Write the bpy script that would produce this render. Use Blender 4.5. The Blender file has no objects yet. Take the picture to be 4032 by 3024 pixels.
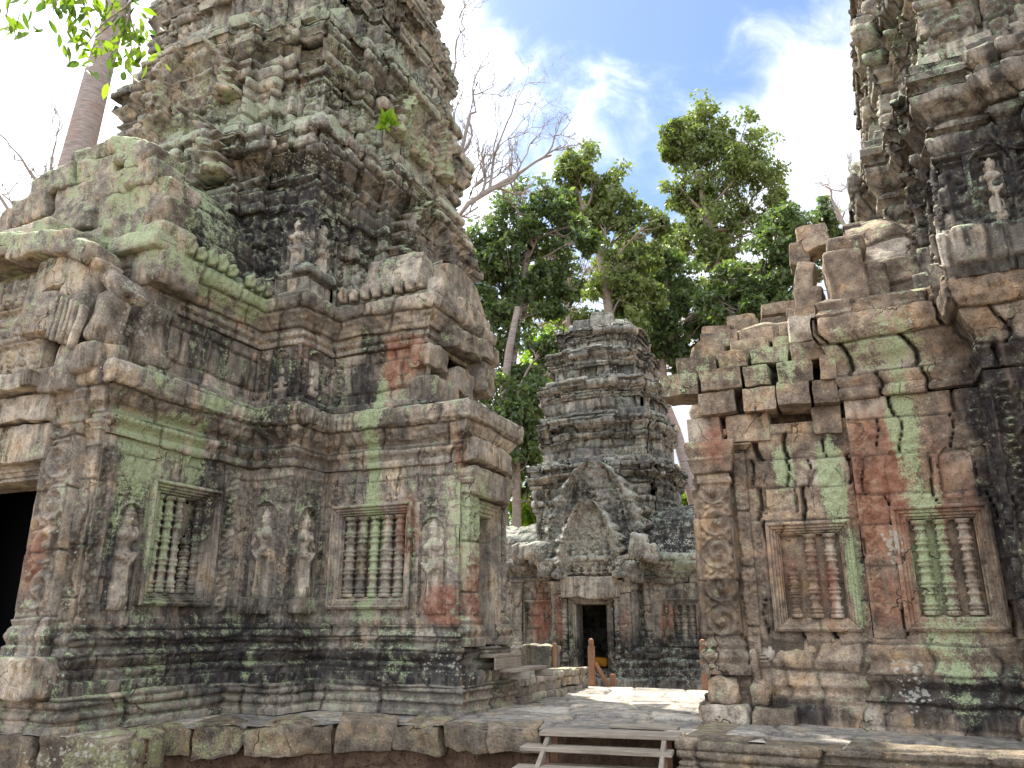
import bpy, math, random
import numpy as np
C = bpy.context.scene.collection
SC = bpy.context.scene
R = math.radians
# ---------------------------------------------------------------- camera, sky, sun, exposure
cam_d = bpy.data.cameras.new('camera'); cam = bpy.data.objects.new('camera', cam_d); C.objects.link(cam)
EYE = np.array([0, 0, 1.2])
cam.location = (0, 0, 1.2); cam.rotation_euler = (R(90 + 17.0), 0, 0)
cam_d.sensor_width = 36; cam_d.lens = 27.2; cam_d.clip_start = .05; cam_d.clip_end = 3000
SC.camera = cam
SC.render.engine = 'CYCLES'; SC.cycles.diffuse_bounces = 3; SC.cycles.glossy_bounces = 1; SC.cycles.transmission_bounces = 2; SC.cycles.max_bounces = 4
SC.view_settings.view_transform = 'Standard'; SC.view_settings.look = 'None'
SC.view_settings.exposure = 1.42; SC.view_settings.gamma = 1
SUN_AZ, SUN_EL = -36.0, 60.0          # azimuth clockwise from +Y (the way the camera looks)
sd = bpy.data.lights.new('sun', 'SUN'); sd.energy = 5.0; sd.angle = R(.6); sd.color = (1, .93, .82)
so = bpy.data.objects.new('sun', sd); C.objects.link(so); so.location = (0, 0, 40)
so.rotation_euler = (R(90 - SUN_EL), 0, R(180 - SUN_AZ))
W = bpy.data.worlds.new('World'); SC.world = W; W.use_nodes = True
nt = W.node_tree; nt.nodes.clear()


class NT:
    """small helper for node trees"""
    def __init__(s, nt): s.nt = nt
    def n(s, typ, props=None, **inp):
        nd = s.nt.nodes.new(typ)
        for k, v in (props or {}).items(): setattr(nd, k, v)
        for k, v in inp.items():
            key = int(k[1:]) if k[0] == 'i' and k[1:].isdigit() else k.replace('_', ' ')
            s.set(nd.inputs[key], v)
        return nd
    def set(s, sock, v):
        if isinstance(v, bpy.types.NodeSocket): s.nt.links.new(v, sock)
        elif isinstance(v, bpy.types.Node): s.nt.links.new(v.outputs[0], sock)
        else:
            if isinstance(v, (tuple, list)) and len(v) == 3 and len(getattr(sock, 'default_value', [0]*3)) == 4: v = (*v, 1)
            sock.default_value = v
    def m(s, op, a, b=0.0, c=0.0, clamp=False):
        return s.n('ShaderNodeMath', {'operation': op, 'use_clamp': clamp}, i0=a, i1=b, i2=c).outputs[0]
    def ss(s, v, lo, hi):
        return s.n('ShaderNodeMapRange', {'interpolation_type': 'SMOOTHSTEP'}, i0=v, i1=lo, i2=hi, i3=0.0, i4=1.0).outputs[0]
    def mix(s, f, a, b, bt='MIX'):
        nd = s.nt.nodes.new('ShaderNodeMix'); nd.data_type = 'RGBA'; nd.blend_type = bt
        s.set(nd.inputs[0], f); s.set(nd.inputs[6], a); s.set(nd.inputs[7], b); return nd.outputs[2]
    def noise(s, vec, scale, detail=4, rough=.55, dist=0.0):
        return s.n('ShaderNodeTexNoise', {}, Vector=vec, Scale=scale, Detail=detail, Roughness=rough, Distortion=dist).outputs[0]
    def mapping(s, vec, sc): return s.n('ShaderNodeMapping', {}, Vector=vec, Scale=sc).outputs[0]


w = NT(nt)
sky = w.n('ShaderNodeTexSky', {'sky_type': 'NISHITA', 'sun_disc': False, 'sun_elevation': R(SUN_EL), 'sun_rotation': R(SUN_AZ), 'air_density': 1.0, 'dust_density': .6, 'ozone_density': 1.6})
tc = w.n('ShaderNodeTexCoord').outputs[0]


def skydir(az, el): return (math.sin(R(az))*math.cos(R(el)), math.cos(R(az))*math.cos(R(el)), math.sin(R(el)))


def blob(az, el, lo, hi):
    d = w.n('ShaderNodeVectorMath', {'operation': 'DOT_PRODUCT'}, i0=tc, i1=skydir(az, el)).outputs[1]
    return w.ss(d, math.cos(R(lo)), math.cos(R(hi)))


warp = w.n('ShaderNodeVectorMath', {'operation': 'ADD'}, i0=tc, i1=w.n('ShaderNodeVectorMath', {'operation': 'SCALE'}, i0=w.n('ShaderNodeTexNoise', {}, Vector=tc, Scale=3.0, Detail=3.0).outputs[1], Scale=.22).outputs[0]).outputs[0]
c1 = w.noise(w.mapping(warp, (1.1, 1.1, 2.0)), 3.2, 8, .6)
c2 = w.noise(warp, 11.0, 6, .6)
cl = w.m('ADD', w.m('MULTIPLY', c1, .8), w.m('MULTIPLY', c2, .2))
hole = w.m('MAXIMUM', blob(12, 44, 17, 3), w.m('MULTIPLY', blob(7, 33, 13, 2), .75))
hole = w.m('MAXIMUM', hole, w.m('MULTIPLY', blob(-4, 27, 11, 1), .45))
hole2 = w.m('MULTIPLY', blob(-2, 50, 7, 1), .35)
cl = w.m('SUBTRACT', w.m('ADD', cl, .185), w.m('MULTIPLY', w.m('MAXIMUM', hole, hole2), .30))
cmask = w.ss(cl, .42, .70)
cloudcol = w.mix(w.ss(c2, .3, .7), (.62, .68, .78), (1.0, 1.0, 1.0))
glow = blob(SUN_AZ, 50, 60, 10)
back = blob(190, 40, 85, 20)  # added fill: unseen clouds behind the camera brightened to light the shaded fronts
cb = w.m('ADD', w.m('ADD', .40, w.m('MULTIPLY', glow, .85)), w.m('MULTIPLY', back, .7))
skyc = w.n('ShaderNodeVectorMath', {'operation': 'SCALE'}, i0=w.mix(1.0, sky.outputs[0], (.94, .97, 1.04), 'MULTIPLY'), Scale=.088).outputs[0]
clouds = w.n('ShaderNodeVectorMath', {'operation': 'SCALE'}, i0=cloudcol, Scale=cb).outputs[0]
bg = w.n('ShaderNodeBackground', {}, Color=w.mix(cmask, skyc, clouds), Strength=1.0)
wo = w.n('ShaderNodeOutputWorld', {}, Surface=bg)

# ---------------------------------------------------------------- frames, noise
YAW = R(24)
B3 = np.array([math.cos(YAW), -math.sin(YAW), 0]); A3 = np.array([math.sin(YAW), math.cos(YAW), 0]); Z3 = np.array([0, 0, 1.])


def S(s, t, z=0.0):            # temple frame (s right, t into the court, z up) to world
    return np.array(s)[..., None]*B3 + np.array(t)[..., None]*A3 + np.array(z)[..., None]*Z3 + np.zeros(3)


def hsh(i, seed=0):
    x = (np.asarray(i).astype(np.int64)*2654435761 + seed*40503 + 12345) & 0xFFFFFFFF
    x = ((x >> 16) ^ x)*0x45d9f3b & 0xFFFFFFFF
    x = ((x >> 16) ^ x)*0x45d9f3b & 0xFFFFFFFF
    return ((x >> 16) ^ x).astype(float)/4294967295.0


def vn(P, f, seed=0):          # value noise in -1..1
    Q = np.asarray(P)*f; I = np.floor(Q).astype(np.int64); F = Q-I; F = F*F*(3-2*F)
    out = 0
    for dx in (0, 1):
        for dy in (0, 1):
            for dz in (0, 1):
                h = hsh((I[..., 0]+dx)*73856093 ^ (I[..., 1]+dy)*19349663 ^ (I[..., 2]+dz)*83492791, seed)
                wgt = (F[..., 0] if dx else 1-F[..., 0])*(F[..., 1] if dy else 1-F[..., 1])*(F[..., 2] if dz else 1-F[..., 2])
                out = out + h*wgt
    return out*2-1


def fbm(P, f, o=3, seed=0, g=.5):
    r = 0; a = 1
    for k in range(o): r = r + a*vn(P, f*2.03**k, seed+k); a *= g
    return r


def ss(x, a, b):
    t = np.clip((x-a)/(b-a), 0, 1); return t*t*(3-2*t)


# ---------------------------------------------------------------- stains: where the stone itself is red, green, black or white
STAINS = []   # (channel, s, t, z, rs, rt, rz, amount); channels: 0 dark, 1 red, 2 green, 3 white


def stain_vals(P):
    s = P@B3; t = P@A3; z = P[..., 2]
    out = np.zeros(P.shape[:-1]+(4,))
    wob = vn(P, 2.2, 91)*.35
    for ch, cs, ct, cz, rs, rt, rz, am in STAINS:
        d = ((s-cs)/rs)**2+((t-ct)/rt)**2+((z-cz)/rz)**2
        v = am*(1-ss(np.sqrt(d)+wob, .25, 1.25))
        if am > 0: out[..., ch] = np.maximum(out[..., ch], v)
        else: out[..., ch] += v
    return out


# ---------------------------------------------------------------- materials
def principled(name, rough=.9, spec=.2):
    m = bpy.data.materials.new(name); m.use_nodes = True
    h = NT(m.node_tree); p = m.node_tree.nodes['Principled BSDF']
    p.inputs['Roughness'].default_value = rough; p.inputs['Specular IOR Level'].default_value = spec
    return m, h, p


def stone_mat(name, ca, cb_, dark=.5, green=.5, white=.5, warm=.0, gcol=(.37, .445, .265), sc=1.0, upw=.11):
    m, h, p = principled(name, .92, .15)
    geo = h.n('ShaderNodeNewGeometry'); pos = geo.outputs['Position']; nor = geo.outputs['Normal']
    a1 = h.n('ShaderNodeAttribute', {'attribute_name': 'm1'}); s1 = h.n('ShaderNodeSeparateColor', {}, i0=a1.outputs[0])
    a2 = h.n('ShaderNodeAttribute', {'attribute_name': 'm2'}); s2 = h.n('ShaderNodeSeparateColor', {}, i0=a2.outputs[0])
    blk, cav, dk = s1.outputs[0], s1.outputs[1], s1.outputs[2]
    red, grn, wht = s2.outputs[0], s2.outputs[1], s2.outputs[2]
    nz = h.n('ShaderNodeSeparateXYZ', {}, i0=nor).outputs[2]
    n1 = h.noise(pos, 1.3*sc, 4, .6); n2 = h.noise(pos, 7*sc, 5, .68); n3 = h.noise(pos, 45*sc, 4, .7)
    st = h.noise(h.mapping(pos, (5.5, 5.5, .6)), 1.0*sc, 5, .65, .4); n4 = h.noise(pos, 2.6*sc, 7, .7)
    fine = h.m('SUBTRACT', h.m('ADD', h.m('MULTIPLY', n2, .6), h.m('MULTIPLY', n3, .4)), .5)
    base = h.mix(h.ss(n1, .35, .65), ca, cb_)
    base = h.mix(h.ss(n4, .48, .7), base, tuple(x*y for x, y in zip(cb_, (1.3, 1.12, .86))))
    base = h.mix(1.0, base, h.n('ShaderNodeCombineColor', {}, i0=h.m('ADD', .66, h.m('MULTIPLY', blk, .66)), i1=h.m('ADD', .66, h.m('MULTIPLY', blk, .63)), i2=h.m('ADD', .66, h.m('MULTIPLY', blk, .59))).outputs[0], 'MULTIPLY')
    base = h.mix(h.m('MULTIPLY', h.ss(blk, .91, .93), h.m('MULTIPLY', h.ss(n1, .42, .55), .55)), base, (.46, .43, .38))
    spk = h.m('MAXIMUM', h.m('ADD', 1.0, h.m('MULTIPLY', fine, 4.6)), .25)
    base = h.mix(1.0, base, h.n('ShaderNodeCombineColor', {}, i0=spk, i1=spk, i2=spk).outputs[0], 'MULTIPLY')
    ck = h.n('ShaderNodeTexVoronoi', {'feature': 'DISTANCE_TO_EDGE'}, Vector=h.n('ShaderNodeVectorMath', {'operation': 'ADD'}, i0=pos, i1=h.n('ShaderNodeVectorMath', {'operation': 'SCALE'}, i0=h.n('ShaderNodeTexNoise', {}, Vector=pos, Scale=4.0, Detail=3.0).outputs[1], Scale=.35).outputs[0]).outputs[0], Scale=1.7*sc).outputs[0]
    crk = h.m('MULTIPLY', h.m('SUBTRACT', 1.0, h.ss(ck, .002, .014)), h.ss(n1, .54, .66))
    # iron-red faces
    rm = h.ss(h.m('ADD', h.m('MULTIPLY', red, .5), h.m('ADD', h.m('MULTIPLY', h.m('SUBTRACT', st, .5), .9), h.m('MULTIPLY', fine, 1.2))), .12, .5)
    base = h.mix(h.m('MULTIPLY', rm, .72), base, h.mix(h.ss(n2, .35, .65), (.25, .085, .05), (.36, .19, .13)))
    # black biofilm, running down
    dm = h.m('ADD', h.m('ADD', h.m('MULTIPLY', h.m('SUBTRACT', st, .5), 1.0), h.m('MULTIPLY', h.m('SUBTRACT', n4, .5), .9)), h.m('ADD', h.m('MULTIPLY', dk, .36), h.m('ADD', h.m('MULTIPLY', fine, .6), -.24+.3*dark)))
    dm = h.ss(dm, -.06, .2)
    base = h.mix(h.m('MULTIPLY', dm, .9), base, h.mix(h.ss(n2, .4, .65), (.018, .018, .022), (.075, .07, .066)))
    # pale green crust lichen
    up = h.m('MULTIPLY', h.m('MAXIMUM', nz, -.4), upw)
    gm = h.m('ADD', h.m('ADD', h.m('MULTIPLY', h.m('SUBTRACT', n4, .5), -.5), h.m('MULTIPLY', h.m('SUBTRACT', n1, .5), .5)), h.m('ADD', h.m('MULTIPLY', grn, .34), -.36+.36*green))
    gm = h.m('ADD', gm, h.m('ADD', up, h.m('ADD', h.m('MULTIPLY', h.m('SUBTRACT', st, .5), .9), h.m('MULTIPLY', fine, 1.8))))
    gm = h.ss(gm, -.02, .24)
    base = h.mix(h.m('MULTIPLY', gm, .84), base, h.mix(h.ss(n3, .3, .7), tuple(.66*x for x in gcol), tuple(1.2*x for x in gcol)))
    # white rosettes
    vo = h.n('ShaderNodeTexVoronoi', {}, Vector=pos, Scale=17.0*sc, Randomness=1.0)
    wv = h.m('ADD', h.m('MULTIPLY', vo.outputs[0], -1.0), h.m('ADD', h.m('MULTIPLY', h.m('SUBTRACT', n4, .5), 2.0), h.m('ADD', h.m('MULTIPLY', wht, .6), .0+.12*white)))
    wm = h.ss(h.m('ADD', wv, h.m('MULTIPLY', fine, 1.6)), .1, .25)
    base = h.mix(h.m('MULTIPLY', wm, .75), base, h.mix(n3, (.34, .34, .29), (.52, .52, .46)))
    # grime in the open joints
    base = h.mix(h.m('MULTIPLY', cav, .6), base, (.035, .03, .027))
    h.set(p.inputs['Base Color'], base)
    base_c = h.mix(h.m('MULTIPLY', crk, .8), base, (.03, .027, .024)); h.set(p.inputs['Base Color'], base_c)
    hgt = h.m('SUBTRACT', h.m('ADD', h.m('MULTIPLY', n2, .75), h.m('MULTIPLY', n3, .5)), h.m('MULTIPLY', crk, .8))
    vo2 = h.n('ShaderNodeTexVoronoi', {}, Vector=pos, Scale=26.0*sc)
    hgt = h.m('ADD', hgt, h.m('MULTIPLY', h.ss(vo2.outputs[0], .0, .35), .18))
    b = h.n('ShaderNodeBump', {}, Strength=1.0, Distance=.034/sc, Height=hgt)
    h.set(p.inputs['Normal'], b.outputs[0])
    return m


M_LEFT = stone_mat('sandstone_grey', (.19, .175, .157), (.40, .36, .31), dark=.68, green=.74, white=1.0)
M_RIGHT = stone_mat('sandstone_brown', (.155, .125, .10), (.30, .245, .195), dark=.40, green=.58, white=.8)
M_TOWER = stone_mat('tower_sandstone', (.20, .192, .178), (.42, .395, .35), dark=.74, green=.86, white=1.3, upw=.22, gcol=(.37, .42, .30))
M_TOWERR = stone_mat('tower_sandstone_brown', (.17, .158, .142), (.36, .33, .285), dark=.55, green=.72, white=.8, gcol=(.30, .38, .25))
M_FAR = stone_mat('sandstone_lichen', (.18, .178, .168), (.40, .39, .36), dark=.86, green=.74, white=2.4, gcol=(.34, .41, .31))
M_PAVE = stone_mat('paving_stone', (.24, .23, .215), (.36, .34, .31), dark=.0, green=.0, white=.1)
M_LEDGE = stone_mat('edge_stone', (.14, .12, .10), (.25, .212, .165), dark=.35, green=.42, white=.6, gcol=(.27, .29, .15))


def laterite():
    m, h, p = principled('laterite', .95, .1)
    pos = h.n('ShaderNodeNewGeometry').outputs['Position']
    n = h.noise(pos, 4, 6); v = h.n('ShaderNodeTexVoronoi', {}, Vector=pos, Scale=34.0).outputs[0]
    pit = h.ss(v, .1, .3)
    col = h.mix(h.ss(n, .35, .65), (.085, .055, .04), (.17, .115, .08))
    col = h.mix(h.m('SUBTRACT', 1.0, pit), col, (.03, .02, .016)); h.set(p.inputs['Base Color'], col)
    h.set(p.inputs['Normal'], h.n('ShaderNodeBump', {}, Strength=1.0, Distance=.02, Height=pit).outputs[0]); return m


def wood(name, c1_, c2_):
    m, h, p = principled(name, .75, .25)
    tcn = h.n('ShaderNodeTexCoord').outputs['Object']; g = h.mapping(tcn, (3, 60, 60)); n = h.noise(g, 1.0, 6, .65, .3)
    n2 = h.noise(tcn, 2.5, 4)
    col = h.mix(h.ss(n, .3, .7), c1_, c2_); col = h.mix(h.m('MULTIPLY', h.ss(n2, .45, .75), .4), col, (.10, .07, .05))
    h.set(p.inputs['Base Color'], col); h.set(p.inputs['Normal'], h.n('ShaderNodeBump', {}, Strength=.5, Distance=.008, Height=n).outputs[0]); return m


def bark(name, c1_, c2_, ring=6.0):
    m, h, p = principled(name, .85, .2)
    pos = h.n('ShaderNodeNewGeometry').outputs['Position']
    n = h.noise(h.mapping(pos, (1, 1, ring)), 3.0, 6, .65); n2 = h.noise(pos, 1.2, 5); n3 = h.noise(pos, 18, 4)
    col = h.mix(h.ss(n, .3, .7), c1_, c2_); col = h.mix(h.m('MULTIPLY', h.ss(n2, .5, .7), .6), col, (.30, .17, .12))
    h.set(p.inputs['Base Color'], col)
    h.set(p.inputs['Normal'], h.n('ShaderNodeBump', {}, Strength=.5, Distance=.04, Height=h.m('ADD', n, h.m('MULTIPLY', n3, .4))).outputs[0]); return m


def leafm(name, c1_, c2_, tr=.35):
    m = bpy.data.materials.new(name); m.use_nodes = True; h = NT(m.node_tree); m.node_tree.nodes.clear()
    geo = h.n('ShaderNodeNewGeometry'); rnd = h.n('ShaderNodeAttribute', {'attribute_name': 'm1'}); r = h.n('ShaderNodeSeparateColor', {}, i0=rnd.outputs[0]).outputs[0]
    col = h.mix(r, c1_, c2_)
    d = h.n('ShaderNodeBsdfPrincipled', {}, Roughness=.45); h.set(d.inputs['Base Color'], col)
    t = h.n('ShaderNodeBsdfTranslucent', {}, Color=h.mix(1.0, col, (1.5, 1.7, .6), 'MULTIPLY'))
    mx = h.n('ShaderNodeMixShader', {}, i0=tr, i1=d, i2=t); h.n('ShaderNodeOutputMaterial', {}, Surface=mx); return m


M_LAT = laterite()
M_WOOD = wood('weathered_wood', (.16, .138, .112), (.33, .29, .24)); M_WOODR = wood('red_brown_wood', (.20, .10, .06), (.33, .19, .12))
M_INSHADE = principled('interior_shade_black', 1.0, 0)[0]; M_INSHADE.node_tree.nodes['Principled BSDF'].inputs['Base Color'].default_value = (.006, .006, .007, 1)  # near-black colour standing in for the shade inside doorways and towers
M_BARKP = bark('pale_bark', (.20, .17, .16), (.36, .31, .29)); M_BARK = bark('grey_bark', (.20, .17, .14), (.34, .29, .25), 2.0)
M_BARKB = bark('twig_bark', (.22, .20, .19), (.33, .30, .28), 2.0)
M_LEAFA = leafm('leaf_olive', (.08, .12, .04), (.23, .27, .10)); M_LEAFB = leafm('leaf_dark', (.04, .075, .035), (.15, .20, .08), .38)
M_LEAFC = leafm('leaf_bright', (.12, .22, .02), (.26, .36, .04), .5); M_LEAFD = leafm('leaf_backlit', (.045, .10, .015), (.22, .30, .035), .45)


# ---------------------------------------------------------------- objects
def meta(o, label=None, cat=None, group=None, kind=None):
    for k, v in (('label', label), ('category', cat), ('group', group), ('kind', kind)):
        if v: o[k] = v
    return o


def thing(name, loc, label, cat, group=None, kind=None):
    o = bpy.data.objects.new(name, None); C.objects.link(o); o.location = tuple(loc); o.empty_display_size = .3
    return meta(o, label, cat, group, kind)


def mk(name, V, F, mat, parent=None, m1=None, m2=None, smooth=True, loc=None):
    """V (n,3) world, F (m,4) or (m,3) -> one mesh object (origin at its parent's / loc)"""
    V = np.asarray(V, dtype=np.float64).reshape(-1, 3); F = np.asarray(F)
    org = np.array([0., 0, 0])
    if parent is not None:
        q = parent
        while q is not None: org += np.array(q.location); q = q.parent
    off = np.zeros(3) if loc is None else np.asarray(loc, float)-org
    if loc is None and parent is None: off = np.zeros(3)
    me = bpy.data.meshes.new(name); n = len(V); k = F.shape[1]
    me.vertices.add(n); me.vertices.foreach_set('co', (V-org-off).ravel())
    me.loops.add(F.size); me.loops.foreach_set('vertex_index', F.ravel().astype(np.int32))
    me.polygons.add(len(F)); me.polygons.foreach_set('loop_start', np.arange(0, F.size, k, dtype=np.int32))
    me.update(calc_edges=True)
    me.polygons.foreach_set('use_smooth', np.full(len(F), smooth))
    for nm, a in (('m1', m1), ('m2', m2)):
        if a is not None:
            at = me.attributes.new(nm, 'FLOAT_COLOR', 'POINT'); c = np.ones((n, 4)); c[:, :3] = a.reshape(-1, 3); at.data.foreach_set('color', c.ravel())
    me.materials.append(mat); me.update()
    o = bpy.data.objects.new(name, me); C.objects.link(o)
    if parent is not None: o.parent = parent
    o.location = tuple(off)
    return o


def join(parts):
    """parts: list of (V,F,m1,m2) -> one"""
    Vs, Fs, a, b, o = [], [], [], [], 0
    for V, F, m1, m2 in parts:
        V = V.reshape(-1, 3); Vs.append(V); Fs.append(F+o); o += len(V)
        a.append(np.zeros((len(V), 3)) if m1 is None else m1.reshape(-1, 3)); b.append(np.zeros((len(V), 3)) if m2 is None else m2.reshape(-1, 3))
    return np.concatenate(Vs), np.concatenate(Fs), np.concatenate(a), np.concatenate(b)


def gridF(nv, nu, mask=None):
    i = np.arange(nv*nu).reshape(nv, nu)
    F = np.stack([i[:-1, :-1], i[:-1, 1:], i[1:, 1:], i[1:, :-1]], -1).reshape(-1, 4)
    if mask is not None: F = F[mask.reshape(-1)]
    return F


def gnormal(P):
    du = np.gradient(P, axis=1); dv = np.gradient(P, axis=0)
    n = np.cross(du, dv); l = np.linalg.norm(n, axis=-1, keepdims=True); return n/np.maximum(l, 1e-9)


def masonry(U, V, seed=1, h=(.28, .46), wd=(.5, 1.15), gap=.006, depth=.03, jit=.02, edge=.014, vmin=-1, gapf=None, warp=1.0):
    rs = np.random.RandomState(seed)
    Uw = U+warp*.03*np.sin(V*5.1+seed)+warp*.02*np.sin(V*11.7+U*1.3); Vw = V+warp*.018*np.sin(U*2.7+seed*1.7)+warp*.01*np.sin(U*7.9)
    br = [vmin-.001]
    while br[-1] < V.max()+.6: br.append(br[-1]+rs.uniform(*h))
    br = np.array(br); ci = np.clip(np.searchsorted(br, Vw)-1, 0, len(br)-2)
    wi = wd[0]+(wd[1]-wd[0])*hsh(ci, seed+3); off = hsh(ci, seed+4)*wi
    k0 = np.floor((Uw-off)/wi).astype(np.int64)
    def bnd(k): return off+(k+.6*(hsh(k*977+ci*31, seed+5)-.5))*wi
    cell = k0-2; dmin = np.full(U.shape, 9.)
    lo = np.full(U.shape, -99.); hi = np.full(U.shape, 99.)
    for d in (-1, 0, 1, 2):
        b = bnd(k0+d); cell = cell+(b <= Uw); dmin = np.minimum(dmin, np.abs(Uw-b))
        lo = np.where(b <= Uw, np.maximum(lo, b), lo); hi = np.where(b > Uw, np.minimum(hi, b), hi)
    bid = ci*7919+cell
    dz = np.minimum(Vw-br[ci], br[ci+1]-Vw)
    g = gap if gapf is None else gap+gapf*hsh(bid, seed+8)**2
    d = np.minimum(dmin-g, dz-gap*.4); d = np.maximum(d, 0)
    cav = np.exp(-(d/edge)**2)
    cx = np.clip((Uw-(lo+hi)/2), -1, 1); cz = Vw-(br[ci]+br[ci+1])/2
    disp = -depth*cav+jit*(hsh(bid, seed+6)*2-1)+jit*.9*cx*(hsh(bid, seed+7)*2-1)+jit*1.2*cz*(hsh(bid, seed+9)*2-1)
    if gapf is not None: disp = disp-.16*(dmin < g)*(gapf > .004)
    return disp, hsh(bid, seed+10), cav, bid


def orn_scroll(a, b, wdt, amp=.016):
    """vertical strip of roundels; a across (0 centre), b along"""
    p = wdt*.92; k = np.floor(b/p); c = (b/p-k-.5)*p
    r = np.sqrt(a*a+c*c); th = np.arctan2(c, a*(1-2*(k % 2)))
    R0 = p*.44
    o = np.cos(r/R0*2*math.pi*1.15+th)*(r < R0*1.05)*(r > R0*.14)+(r <= R0*.2)*1.0
    o = o+(r >= R0*1.05)*np.sin(a*2*math.pi/(wdt*.3))*np.sin(c*2*math.pi/(wdt*.3))
    bord = (np.abs(a) > wdt*.46)*1.2
    return 2.3*amp*np.where(np.abs(a) > wdt*.46, bord, o*.8)


def orn_carve(P, amp=.012, f=9, seed=5):
    n = 1-np.abs(vn(P, f, seed))*2.2; m = 1-np.abs(vn(P, f*1.9, seed+1))*2.2
    return 1.5*amp*np.clip(n*.8+m*.5, -1, 1)


def lod(p, k=.0021, lo=.02, hi=.12): return float(np.clip(np.linalg.norm(np.asarray(p)-EYE)*k, lo, hi))


def sweep_grid(plan, prof, closed, k=.0021, lo=.02, res=None, hid=.22):
    """plan [(s,t)], prof [(off,z)] -> P (nv,nu,3), U, V, seg, ulocal"""
    pl = [np.array(p, float) for p in plan]; n = len(pl); ns = n if closed else n-1
    nrm = []
    for i in range(ns):
        d = pl[(i+1) % n]-pl[i]; d /= np.linalg.norm(d); nrm.append(np.array([d[1], -d[0]]))
    mit = []
    for i in range(n):
        a = nrm[(i-1) % ns] if (closed or i > 0) else nrm[0]; b = nrm[i % ns] if (closed or i < n-1) else nrm[-1]
        mit.append((a+b)/(1+max(a@b, -.6)))
    zmid = (prof[0][1]+prof[-1][1])/2
    cam_st = np.array([0., 0.])
    pts, mts, U, sg, ul = [], [], [], [], []; acc = 0
    for i in range(ns):
        p, q = pl[i], pl[(i+1) % n]; L = np.linalg.norm(q-p)
        mid = (p+q)/2; vis = nrm[i]@(cam_st-mid) > -.1*np.linalg.norm(mid)
        wm = S(*mid, zmid); az = math.degrees(math.atan2(wm[0], wm[1]))
        ok = False
        for f in (0, .5, 1):
            wm = S(*(p+(q-p)*f), zmid); az = math.degrees(math.atan2(wm[0], wm[1])); ok |= abs(az) < 42
        r = res or (lod(wm, k, lo) if (vis and ok) else hid)
        m = max(1, int(math.ceil(L/r)))
        for j in range(m+(1 if (i == ns-1) else 0)):
            f = j/m; pts.append(p+(q-p)*f); mts.append(mit[i]*(1-f)+mit[(i+1) % n]*f); U.append(acc+L*f); sg.append(i); ul.append(L*f)
        acc += L
    pts = np.array(pts); mts = np.array(mts)
    dmin = min(np.linalg.norm(S(*p, zmid)-EYE) for p in pl); rv = res or float(np.clip(dmin*k, lo, .12))
    pr = []
    for (o0, z0), (o1, z1) in zip(prof[:-1], prof[1:]):
        m = max(1, int(math.ceil(math.hypot(o1-o0, z1-z0)/rv)))
        for j in range(m): pr.append((o0+(o1-o0)*j/m, z0+(z1-z0)*j/m))
    pr.append(prof[-1]); pr = np.array(pr)
    vv = np.concatenate([[0], np.cumsum(np.hypot(*np.diff(pr, axis=0).T))])+prof[0][1]
    st = pts[None]+mts[None]*pr[:, 0][:, None, None]
    P = S(st[..., 0], st[..., 1], np.repeat(pr[:, 1][:, None], len(pts), 1))
    nu = len(pts); nv = len(pr)
    return P, np.repeat(np.array(U)[None], nv, 0), np.repeat(vv[:, None], nu, 1), np.repeat(np.array(sg)[None], nv, 0), np.repeat(np.array(ul)[None], nv, 0)


def finish_grid(P, disp, blk, cav, holes=None, ext=None, dark0=0.0):
    N = gnormal(P); V = P+N*disp[..., None]
    if ext is not None: V = V+ext
    st = stain_vals(V)
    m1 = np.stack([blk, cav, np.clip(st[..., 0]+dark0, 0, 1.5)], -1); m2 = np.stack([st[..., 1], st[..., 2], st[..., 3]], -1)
    mask = None
    if holes is not None: mask = ~(holes[:-1, :-1] | holes[1:, 1:])
    return V.reshape(-1, 3), gridF(P.shape[0], P.shape[1], mask), m1.reshape(-1, 3), m2.reshape(-1, 3)


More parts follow.
